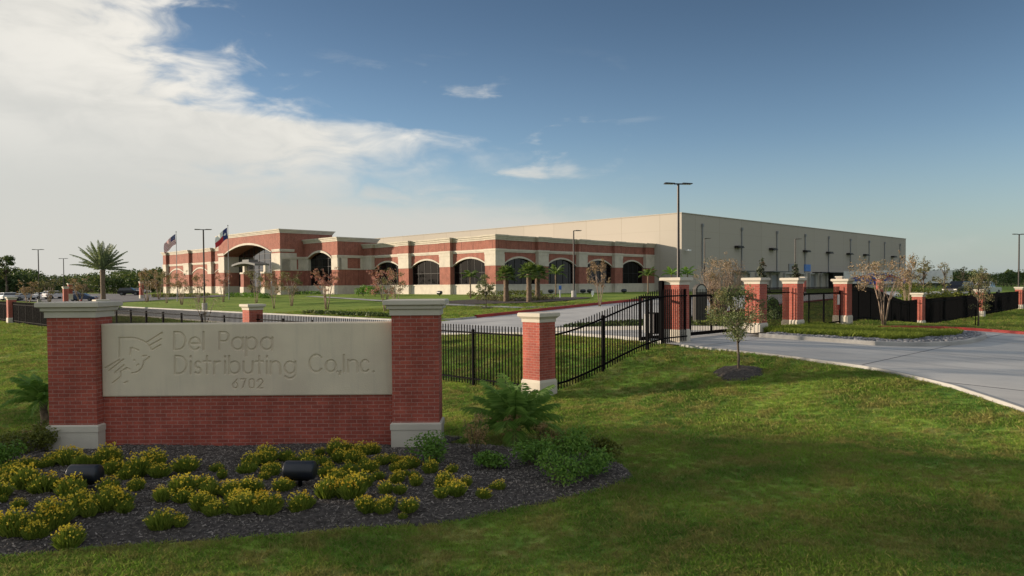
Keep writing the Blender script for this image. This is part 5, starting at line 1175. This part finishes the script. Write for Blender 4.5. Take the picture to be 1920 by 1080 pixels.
for ri in range(nr):
    row = sorted(FP[ri*per:(ri+1)*per], key=lambda q: q[1])
    for k, (y, x, px) in enumerate(row):
        wsel = random.choice([.16, .20, .25, .29, .34]) if px < 700 else random.choice([.15, .19, .23]); small = random.random() < .27
        lab = f"{'sparsely' if small else 'yellow'} flowering clump, {ORD[k]} along the {ORD[ri]} row counted from the sign wall"
        s = (wsel/.275)*(.75 if small else 1); loc = (x, y, bed_z(x, y)-.01)
        if len(proto_c) < 5: c = clump(loc, lab, .34, .25, 400+len(proto_c), [1., .8, 1.1, .35, .9][len(proto_c)]); c.scale = (s, s, s*.95); proto_c.append(c)
        else: dup(proto_c[3] if small else proto_c[random.choice([0, 1, 2, 4])], loc, random.random()*6.28, lab, (s*random.uniform(.9, 1.15), s*random.uniform(.9, 1.15), s*random.uniform(.8, 1.15)))
# ------------------------------------------------------------------ scattered stuff: turf, wood chips, cobbles
def scatter(name, pts, rot, scl, variants, kind_idx, label):
    me = bpy.data.meshes.new(name); n = len(pts); me.vertices.add(n); me.vertices.foreach_set('co', np.asarray(pts, np.float32).ravel())
    for nm, d in (('rot', rot), ('scl', scl)): me.attributes.new(nm, 'FLOAT_VECTOR', 'POINT').data.foreach_set('vector', np.asarray(d, np.float32).ravel())
    me.attributes.new('pick', 'INT', 'POINT').data.foreach_set('value', np.asarray(kind_idx, np.int32)); me.update(); o = link(name, me)
    c = bpy.data.collections.new(name+'_kinds')
    for v in variants: c.objects.link(v)
    ng = bpy.data.node_groups.new(name, 'GeometryNodeTree'); ng.interface.new_socket('Geometry', in_out='INPUT', socket_type='NodeSocketGeometry'); ng.interface.new_socket('Geometry', in_out='OUTPUT', socket_type='NodeSocketGeometry')
    nn = ng.nodes; gi = nn.new('NodeGroupInput'); go = nn.new('NodeGroupOutput'); ip = nn.new('GeometryNodeInstanceOnPoints'); ci = nn.new('GeometryNodeCollectionInfo')
    ci.inputs['Collection'].default_value = c; ci.inputs['Separate Children'].default_value = True; ci.inputs['Reset Children'].default_value = True; ip.inputs['Pick Instance'].default_value = True
    def attr(nm, t): a = nn.new('GeometryNodeInputNamedAttribute'); a.data_type = t; a.inputs[0].default_value = nm; return a.outputs[0]
    L = ng.links.new; L(gi.outputs[0], ip.inputs['Points']); L(ci.outputs[0], ip.inputs['Instance']); L(attr('pick', 'INT'), ip.inputs['Instance Index']); L(attr('rot', 'FLOAT_VECTOR'), ip.inputs['Rotation']); L(attr('scl', 'FLOAT_VECTOR'), ip.inputs['Scale']); L(ip.outputs[0], go.inputs[0])
    md = o.modifiers.new('scatter', 'NODES'); md.node_group = ng; return tag(o, label, None, None, 'stuff')
def loose(name, me): return bpy.data.objects.new(name, me)
def tuft(n, rad, h, wd, seed, lean=.5):
    r = np.random.default_rng(seed); V = []; F = []
    for k in range(n):
        a = r.random()*6.28; q = rad*math.sqrt(r.random()); x, y = q*math.cos(a), q*math.sin(a); b = r.random()*6.28; l = h*(.5+.6*r.random()); le = lean*l*(.3+r.random()); lx, ly = math.cos(b)*le, math.sin(b)*le; w0 = wd*(.7+.6*r.random()); px_, py_ = -math.sin(b+r.normal()*.5)*w0, math.cos(b+r.normal()*.5)*w0; o = len(V)
        V += [(x-px_, y-py_, -.01), (x+px_, y+py_, -.01), (x+lx*.4+px_*.8, y+ly*.4+py_*.8, l*.6), (x+lx, y+ly, l), (x+lx*.4-px_*.8, y+ly*.4-py_*.8, l*.6)]; F.append((o, o+1, o+2, o+3, o+4))
    mb = MB(); mb.add(V, F); return mb.mesh('tuft', 'blade')
def frustum_pts(y0, y1, dens, pad=1.5, r=rng):
    n = int(((y1**2-y0**2)*.5*1.40+(y1-y0)*2*pad)*dens); Y = np.sqrt(y0**2+(y1**2-y0**2)*r.random(n)); X = (r.random(n)*2-1)*(Y*.70+pad); return X, Y
PX = []; PY = []; PS = []
for y0, y1, dn, s in ((6.6, 10, 330, 1.), (10, 14, 220, 1.1), (14, 20, 130, 1.3), (20, 30, 62, 1.55), (30, 48, 26, 2.0), (48, 75, 11, 2.6)):
    X, Y = frustum_pts(y0, y1, dn); PX.append(X); PY.append(Y); PS.append(np.full(len(X), s))
X = np.concatenate(PX); Y = np.concatenate(PY); Sx = np.concatenate(PS); a, b = ab(X, Y)
ok = ~in_road(a, b, -.12) & ~in_poly(BED, X, Y) & ~in_poly([xy(*q) for q in MED], X, Y) & ~((np.abs(X-oak.location.x) < .55) & (np.abs(Y-oak.location.y) < .5)) & ~((X > lx0-.2) & (X < rx1+.2) & (Y > 13) & (Y < 14.1))
X, Y, Sx = X[ok], Y[ok], Sx[ok]; n = len(X); Z = ground_z(X, Y)
patch = .75+.5*(np.sin(X*1.3+np.sin(Y*.9)*1.7)*np.cos(Y*1.1+X*.35)*.5+.5); sz = Sx*(.75+.5*rng.random(n))*patch
scatter('lawn_grass', np.stack([X, Y, Z], 1), np.stack([rng.normal(size=n)*.12, rng.normal(size=n)*.12, rng.random(n)*6.28], 1), np.stack([sz, sz, sz*.95], 1), [loose('tuft', tuft(16, .06, .045, .0026, 60+k, 1.35)) for k in range(4)], rng.integers(0, 4, n), 'mown yellow green lawn grass around the sign')
# taller liriope on the median
A_, B_ = [q[0] for q in MEDIN], [q[1] for q in MEDIN]; n = 9000; a = rng.random(n)*(max(A_)-min(A_))+min(A_); b = rng.random(n)*(max(B_)-min(B_))+min(B_); k = in_poly(MEDIN, a, b); a, b = a[k], b[k]; X, Y = xy(a, b); n = len(X)
lg = [loose('liriope', tuft(16, .06, .20, .0055, 80+k, .8)) for k in range(3)]
for v in lg: v.data.materials[0] = M['lantana_leaf']
sz = .75+.6*rng.random(n); scatter('ground_cover', np.stack([X, Y, zf(X, Y)+.1], 1), np.stack([rng.normal(size=n)*.1, rng.normal(size=n)*.1, rng.random(n)*6.28], 1), np.stack([sz]*3, 1), lg, rng.integers(0, 3, n), 'long green ground cover grass filling the median')
def stone_mesh(seed, sx=1, sy=.75, sz_=.55):
    bm = bmesh.new(); bmesh.ops.create_icosphere(bm, subdivisions=2, radius=1); r = random.Random(seed)
    ph = [r.random()*6 for _ in range(6)]
    for v in bm.verts: f = 1+.12*math.sin(v.co.x*2.1+ph[0])+.1*math.sin(v.co.y*2.7+ph[1])+.1*math.sin(v.co.z*2.3+ph[2]); v.co = Vector((v.co.x*sx, v.co.y*sy, v.co.z*sz_))*f
    me = bpy.data.meshes.new('cobble'); bm.to_mesh(me); bm.free(); me.materials.append(M['cobble']); me.polygons.foreach_set('use_smooth', [True]*len(me.polygons)); return me
A_, B_ = [q[0] for q in MED], [q[1] for q in MED]; n = 8000; a = rng.random(n)*(max(A_)-min(A_))+min(A_); b = rng.random(n)*(max(B_)-min(B_))+min(B_); k = in_poly(inset(MED, .12), a, b) & ~in_poly(inset(MEDIN, .1), a, b); a, b = a[k], b[k]; X, Y = xy(a, b); n = len(X)
sz = .05+.055*rng.random(n); scatter('cobblestones', np.stack([X, Y, zf(X, Y)+.12], 1), np.stack([rng.normal(size=n)*.3, rng.normal(size=n)*.3, rng.random(n)*6.28], 1), np.stack([sz]*3, 1), [loose('cobble', stone_mesh(k)) for k in range(4)], rng.integers(0, 4, n), 'grey river cobbles edging the median')
def chip_mesh(seed):
    r = random.Random(seed); mb = MB(); l, w_, h = 1, r.uniform(.18, .4), r.uniform(.06, .16); mb.add([(-l, -w_, -h), (l*.8, -w_*.7, -h), (l, w_*.6, -h), (-l*.7, w_, -h), (-l, -w_, h), (l*.8, -w_*.7, h), (l, w_*.6, h), (-l*.7, w_, h)], [(0, 3, 2, 1), (4, 5, 6, 7), (0, 1, 5, 4), (1, 2, 6, 5), (2, 3, 7, 6), (3, 0, 4, 7)]); return mb.mesh('chip', 'chip')
B = np.array(BED); n = 70000; X = rng.random(n)*(B[:, 0].max()-B[:, 0].min())+B[:, 0].min(); Y = rng.random(n)*(B[:, 1].max()-B[:, 1].min())+B[:, 1].min(); k = in_poly(BED, X, Y) & (X > -11); X, Y = X[k], Y[k]; n = len(X)
Z = np.array([bed_z(x, y) for x, y in zip(X, Y)])+.006; sz = .010+.017*rng.random(n)**2
scatter('wood_chips', np.stack([X, Y, Z], 1), np.stack([rng.normal(size=n)*.35, rng.normal(size=n)*.35, rng.random(n)*6.28], 1), np.stack([sz]*3, 1), [loose('chip', chip_mesh(k)) for k in range(6)], rng.integers(0, 6, n), 'dark shredded wood mulch covering the sign bed')
